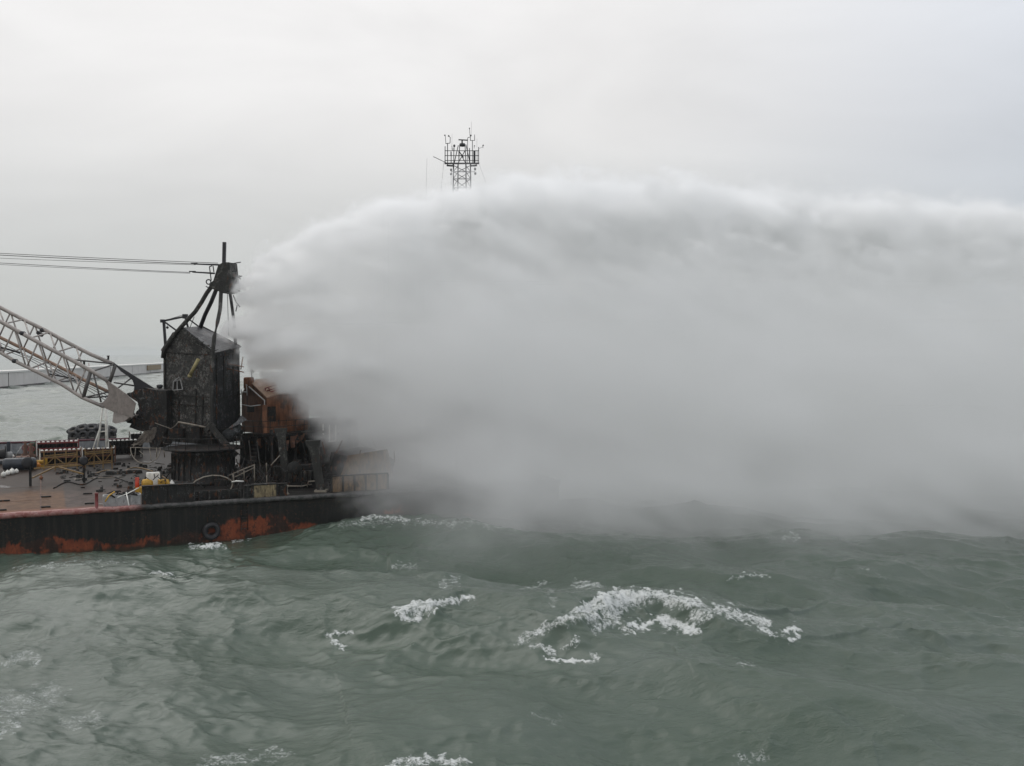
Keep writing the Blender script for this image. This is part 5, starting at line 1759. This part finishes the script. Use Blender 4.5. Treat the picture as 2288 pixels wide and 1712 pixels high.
T([((1053.3, 272), (1052.6, 304), 0.45), ((1010.2, 299), (1009.4, 336), 0.4), ((1065.8, 310), (1065.5, 330), 0.4), ((954, 354), (951, 470), 0.4)], "whip_antenna")
T([((968, 350), (993, 362), 1.3), ((992, 362), (996, 363), 1.8)], "signal_yard")
T([((991, 363), (990, 380), 0.6), ((990, 380), (985, 430), 0.45), ((1071, 368), (1082, 398), 0.45), ((1082, 398), (1092, 430), 0.35)], "stay_wire", M['cable'])
mm = MB()
for (x, y, r) in ((994, 302.5, .10), (1002.5, 304, .11), (1049, 287, .08), (1052, 303, .12)):
    mm.ball(S(x, y), r, n=8)
mm.build("antenna_tip", M['mast'], ma)
for (x, y) in ((1015, 326), (1008, 380), (1008, 389), (1061.5, 378), (1062, 388)):
    mm = MB(); mm.lathe(S(x, y + 2.5, -1.2), [(0.10, 0), (0.14, .08), (0.14, .24), (0.08, .3)], n=10); mm.build("mast_light", M['mast'], ma)
T([((1015, 328), (1014.6, 338), 1.1), ((1008, 375), (1008, 413), 0.7), ((1008, 384), (1061, 384), 1.1), ((1061, 372), (1061, 392), 0.7), ((1009.5, 326), (1011, 336), 1.4)], "light_bracket")
mm = MB(); mm.tube([S(1071, 332), S(1079, 328)], 0.02, 5); mm.tube([S(1079, 325), S(1079, 331)], 0.035, 5); mm.ball(S(1079.5, 325), .10, n=8); mm.ball(S(1060, 326), .08, n=8); mm.tube([S(1059.5, 326), S(1059.5, 332)], .03, 5); mm.build("wind_vane", M['mast'], ma)
# ------------------------------------------------------------------ water thrown over the barge by the fire monitors
def build_spray():
    DC = 97.0
    lo = np.array([-34.0, 68.0, -0.6]); hi = np.array([80.0, 116.0, 37.5])
    vox = 0.38
    res = np.ceil((hi - lo) / vox).astype(int) + 1
    nx, ny, nz = (int(a) for a in res)
    ax = [np.linspace(lo[i], hi[i], res[i]).astype(np.float32) for i in range(3)]
    X, Z = np.meshgrid(ax[0], ax[2], indexing='ij')
    k = FPX / DC
    px, py = 1144 + X * k, 790 - (Z - 15) * k               # metres of the curtain's own plane, in photograph units
    tx = [440, 520, 560, 620, 700, 800, 900, 1000, 1150, 1300, 1500, 1700, 1900, 2100, 2300, 2600, 3000]
    ty = [690, 622, 592, 560, 520, 482, 455, 436, 424, 426, 442, 464, 482, 494, 502, 520, 590]
    top = np.interp(px, tx, ty)
    xl = np.interp(py, [560, 620, 680, 735, 760, 800, 830, 870, 900, 960, 1010, 1060, 1110, 1140, 1250],
                   [596, 578, 553, 517, 535, 560, 584, 650, 668, 708, 748, 800, 850, 900, 980])
    dens = np.zeros((nx, ny, nz), dtype=np.float32)
    T = np.interp(px, [500, 620, 800, 1000, 1300, 2300], [26, 52, 74, 80, 78, 56])
    jw = np.interp(px, [500, 700, 1000, 1500, 2300], [1.8, 3.0, 4.8, 6.5, 7.0])          # half depth of the jet, m
    cw_f = np.interp(px, [500, 640, 800, 1000, 1400, 2300], [2.2, 4.5, 8.0, 11.5, 13.0, 14.0])   # curtain: towards the camera
    cw_b = np.interp(px, [500, 640, 1000, 1400, 2300], [3.0, 6.0, 12.0, 15.0, 16.0])             # and away from it
    t0 = py - top
    for j, yv in enumerate(ax[1]):
        dy = yv - DC
        y3 = np.full_like(px, yv)
        # billows: noise stretched down the fall of the water (to the lower right)
        a = px + 0.0 * py; sl = t0 + 0.0
        s_al = (a * 0.92 + sl * 0.38) / 150.0
        s_ac = (sl * 0.92 - a * 0.38) / 42.0
        n_st = NZ(s_al * 4, s_ac * 4, y3 / 1.6)
        n_fi = NZ2(s_al * 9 + 5, s_ac * 10, y3 / 0.8 + 11)
        n_bi = NZ(px / 13.0, (t0 + 0.25 * px) / 9.0, y3 / 0.7 + 31)
        n_lg = NZ(px / 60.0 + 3, t0 / 34.0, y3 / 2.4 + 50)
        n_cl = NZ(px / 6.5 + 7, (t0 + 0.35 * px) / 5.0, y3 / 0.36 + 3)         # small billows
        wob = 11 * n_bi + 9 * n_cl + 5 * n_fi
        lf = np.interp(px, [500, 700, 1000, 1500], [0.0, 0.25, 0.6, 1.0])
        n_arc = NZ(px / 34.0 + 9, t0 / 5.0, y3 / 0.7 + 40)                    # drawn out along the jet
        # the jet itself: a sharp crown that frays downwards into streaks
        edge_t = t0 + 4 * n_arc + (3 + 5 * lf) * n_bi * smooth(-8, 30, t0) + 3 * n_cl
        rr_ = (dy + 1.2 * n_lg + 0.7 * n_cl + 0.7 * n_bi) / jw
        crown = smooth(-14 - 30 * lf, 34 + 22 * lf, edge_t + 9 * n_st * (0.35 + lf) + 4 * n_fi) ** 1.7
        Ts = T * np.clip(0.80 + 0.34 * n_st + 0.16 * n_cl + 0.16 * n_bi + 0.14 * n_fi, 0.42, 1.8)
        core = crown * np.exp(-np.clip(t0 / Ts, 0, None) ** 2.6) * np.exp(-np.abs(rr_) ** 2.6)
        core = core * np.clip(1 + 0.25 * n_fi + 0.25 * n_st, 0.4, None)
        core = core * smooth(-14, 26, px - 550 + 7 * n_cl + 6 * n_fi)
        halo = np.exp(-np.clip(-t0, 0, None) / np.interp(px, [500, 800, 1300, 2300], [4, 9, 22, 30])) * np.where(t0 < 30, 1, 0) * np.exp(-(dy / (jw * 1.6)) ** 2)
        d = 2.6 * core + 0.030 * smooth(-10, 60, px - 516) * halo * np.clip(0.8 + 1.1 * n_st + 0.4 * n_arc, 0, None)
        t = t0 + 6 * n_bi
        # ragged shreds shed under the jet
        q = (t0 - T * 0.8) / 120.0
        G = 0.62 * n_st + 0.40 * n_fi + 0.34 * n_cl + 0.25 * n_bi - 0.25 - 0.45 * np.clip(q, 0, None)
        shred = smooth(0, 0.8, G) * smooth(-0.4, 0.1, q) * np.exp(-np.abs((dy + 2.0) / (jw * 1.1)) ** 3) * np.exp(-np.clip(q, 0, None))
        d += 0.9 * shred
        # the falling curtain, smoother the farther it has fallen
        calm = 1 - 0.80 * smooth(140, 420, t0)
        inside = smooth(-6, np.interp(py, [560, 820, 900, 1100], [30, 36, 64, 100]), px - xl + 12 * n_st + 12 * n_fi + 10 * n_cl + 6 * n_bi)
        below = smooth(10, 60, t0)
        under = smooth(60, 330, t0)
        fr = (cw_f + (0.8 * n_st + 0.5 * n_cl) * calm + 1.2 * n_lg) * (1 - (1 - under) * np.interp(px, [700, 1100, 1500], [0.15, 0.6, 0.72])) + smooth(900, 1050, py) * np.interp(px, [800, 1000, 1300], [0, 2.5, 4.5])
        pw = 3.2 - 1.4 * smooth(940, 1080, py)
        yp = np.where(dy < 0, np.exp(-(np.abs(dy) / np.clip(fr, 0.6, None)) ** pw), np.exp(-(dy / cw_b) ** 3))
        cur = np.interp(px, [500, 700, 900, 1200, 1600, 2300], [0.26, 0.25, 0.21, 0.16, 0.12, 0.105]) * (1 + 0.7 * smooth(930, 1060, py) * smooth(930, 1150, px))
        cur = cur * np.exp((0.60 * n_st + 0.35 * n_fi + 0.15 * n_cl) * calm + 0.25 * n_lg)
        # thinner near the sea
        low = 1 - np.interp(py, [940, 1040, 1110, 1150], [0.0, 0.25, 0.62, 0.84]) * np.interp(px, [900, 1150, 1400], [0.2, 0.55, 1.0])
        d += np.clip(cur, 0.02, None) * inside * below * yp * low
        # where the water strikes the crane: thick white mist thrown back
        edge = np.exp(-np.clip(px - xl, 0, None) / 210.0) * np.interp(py, [560, 620, 780, 860, 960], [1, 1, 0.9, 0.45, 0.0])
        d += 0.50 * edge * inside * below * np.exp(-(dy / (cw_f * 0.7)) ** 2) * np.clip(1 + 0.9 * n_st + 0.5 * n_fi + 0.5 * n_cl, 0, None)
        # lower streams: pale bodies that start at the crane and fall away to the right
        for xs_, ys_, w0, w1, w2, x_end, off, k0 in (([478, 560, 640, 800, 1000, 1300, 1700], [738, 746, 766, 812, 872, 968, 1080], 7, 20, 46, 1500, -3.5, 1.5),
                                                     ([538, 580, 640, 740, 900, 1100], [836, 838, 850, 890, 960, 1040], 6, 14, 34, 960, -2.5, 0.9),
                                                     ([516, 570, 700, 900, 1200], [668, 668, 690, 740, 820], 6, 16, 36, 1050, -4.5, 0.8)):
            cy = np.interp(px, xs_, ys_)
            wd_ = np.interp(px, [xs_[0], xs_[0] + 120, xs_[-1]], [w0, w1, w2])
            bt = (py - cy + 8 * n_arc + (5 + wd_ * 0.30) * n_bi + wd_ * 0.25 * n_cl + wd_ * 0.2 * n_fi) / wd_
            F2 = 1 - np.abs(bt) ** 2 - ((dy - off * np.interp(px, [xs_[0], xs_[0] + 300], [0.3, 1.0]) + 0.7 * n_cl) / np.interp(px, [xs_[0], xs_[0] + 250], [1.4, 3.4])) ** 2 + 0.35 * n_fi + 0.35 * n_st
            st = smooth(-6, 20, px - xs_[0] + 10 * n_fi) * (1 - smooth(x_end - 420, x_end, px))
            d += k0 * smooth(0, 0.9, F2) * st * np.interp(px, [xs_[0], xs_[0] + 60, xs_[0] + 400, x_end], [0.5, 1.0, 0.55, 0.2])
        # drift over the water on the near side
        d += 0.052 * smooth(1000, 1600, px) * np.exp(-np.clip(Z, 0, None) / np.interp(px, [1000, 2300], [3.0, 6.0])) * smooth(-29, -12, dy) * (1 - smooth(8, 17, dy)) * np.clip(1 + 0.6 * n_lg + 0.4 * n_st, 0, None)
        d = d * smooth(-26, -2, px - xl + 8 * n_fi + 5 * n_cl)
        fade = smooth(lo[0], lo[0] + 3, X) * (1 - smooth(hi[0] - 12, hi[0], X)) * (1 - smooth(hi[2] - 3, hi[2], Z)) * smooth(68.0, 70.0, y3) * (1 - smooth(113, 116, y3))
        d = d * fade
        dens[:, j, :] = np.where(d > 0.0012, d, 0)
    dens = np.clip(dens, 0, 3)
    me = bpy.data.meshes.new("water_spray")
    me.vertices.add(dens.size)
    at = me.attributes.new("thickness", 'FLOAT', 'POINT'); at.data.foreach_set("value", dens.ravel())
    ob = bpy.data.objects.new("water_spray", me); COL.objects.link(ob)
    ob['kind'] = 'stuff'
    ob['label'] = "white arc of fire hose water and its falling grey curtain of mist"
    # material
    t = NT("spray")
    vi = t.node('ShaderNodeAttribute', attribute_name="density")
    pv = t.node('ShaderNodeVolumePrincipled', {'Color': rgb(0.996, 0.997, 0.997), 'Density': vi.outputs['Fac'], 'Anisotropy': 0.1})
    pv.inputs['Density Attribute'].default_value = ""
    t.l.new(pv.outputs[0], t.out.inputs['Volume'])
    me.materials.append(t.m)
    # the measured thickness becomes a fog
    g = bpy.data.node_groups.new("spray_fog", 'GeometryNodeTree')
    g.interface.new_socket("Geometry", in_out='INPUT', socket_type='NodeSocketGeometry')
    g.interface.new_socket("Geometry", in_out='OUTPUT', socket_type='NodeSocketGeometry')
    n, l = g.nodes, g.links
    gi, go = n.new('NodeGroupInput'), n.new('NodeGroupOutput')
    pos = n.new('GeometryNodeInputPosition')
    sub = n.new('ShaderNodeVectorMath'); sub.operation = 'SUBTRACT'; sub.inputs[1].default_value = lo
    l.new(pos.outputs[0], sub.inputs[0])
    mul = n.new('ShaderNodeVectorMath'); mul.operation = 'MULTIPLY'; mul.inputs[1].default_value = [(res[i] - 1) / (hi[i] - lo[i]) for i in range(3)]
    l.new(sub.outputs[0], mul.inputs[0])
    add = n.new('ShaderNodeVectorMath'); add.operation = 'ADD'; add.inputs[1].default_value = (0.5, 0.5, 0.5)
    l.new(mul.outputs[0], add.inputs[0])
    flo = n.new('ShaderNodeVectorMath'); flo.operation = 'FLOOR'; l.new(add.outputs[0], flo.inputs[0])
    sep = n.new('ShaderNodeSeparateXYZ'); l.new(flo.outputs[0], sep.inputs[0])

    def to_int(s):
        c = n.new('FunctionNodeFloatToInt'); l.new(s, c.inputs[0]); return c.outputs[0]

    def imath(op, a, b):
        m = n.new('FunctionNodeIntegerMath'); m.operation = op
        for i, v in enumerate((a, b)):
            if isinstance(v, int):
                m.inputs[i].default_value = v
            else:
                l.new(v, m.inputs[i])
        return m.outputs[0]
    ix, iy, iz = (to_int(sep.outputs[i]) for i in range(3))
    idx = imath('ADD', imath('MULTIPLY', imath('ADD', imath('MULTIPLY', ix, ny), iy), nz), iz)
    na = n.new('GeometryNodeInputNamedAttribute'); na.data_type = 'FLOAT'; na.inputs[0].default_value = "thickness"
    si = n.new('GeometryNodeSampleIndex'); si.data_type = 'FLOAT'; si.domain = 'POINT'; si.clamp = True
    l.new(gi.outputs[0], si.inputs['Geometry'])
    l.new(na.outputs[0], [i for i in si.inputs if i.name == 'Value' and i.enabled][0])
    l.new(idx, si.inputs['Index'])
    vc = n.new('GeometryNodeVolumeCube')
    l.new([o for o in si.outputs if o.enabled][0], vc.inputs['Density'])
    vc.inputs['Min'].default_value = lo; vc.inputs['Max'].default_value = hi
    for i, a in enumerate('XYZ'):
        vc.inputs['Resolution ' + a].default_value = int(res[i])
    sm = n.new('GeometryNodeSetMaterial'); sm.inputs['Material'].default_value = t.m
    l.new(vc.outputs[0], sm.inputs['Geometry']); l.new(sm.outputs[0], go.inputs[0])
    md = ob.modifiers.new("fog", 'NODES'); md.node_group = g
    return ob


build_spray()
# ------------------------------------------------------------------ the air
def build_haze():
    m = MB(); R = 15000.0
    m.box((0, 0, -5.0), (R, 0, 0), (0, R, 0), (0, 0, 58.0))
    t = NT("haze_air")
    pv = t.node('ShaderNodeVolumePrincipled', {'Color': rgb(0.93, 0.95, 0.95), 'Density': 0.00011, 'Anisotropy': 0.0})
    t.l.new(pv.outputs[0], t.out.inputs['Volume'])
    ob = m.build("haze", t.m); ob['kind'] = 'stuff'


build_haze()
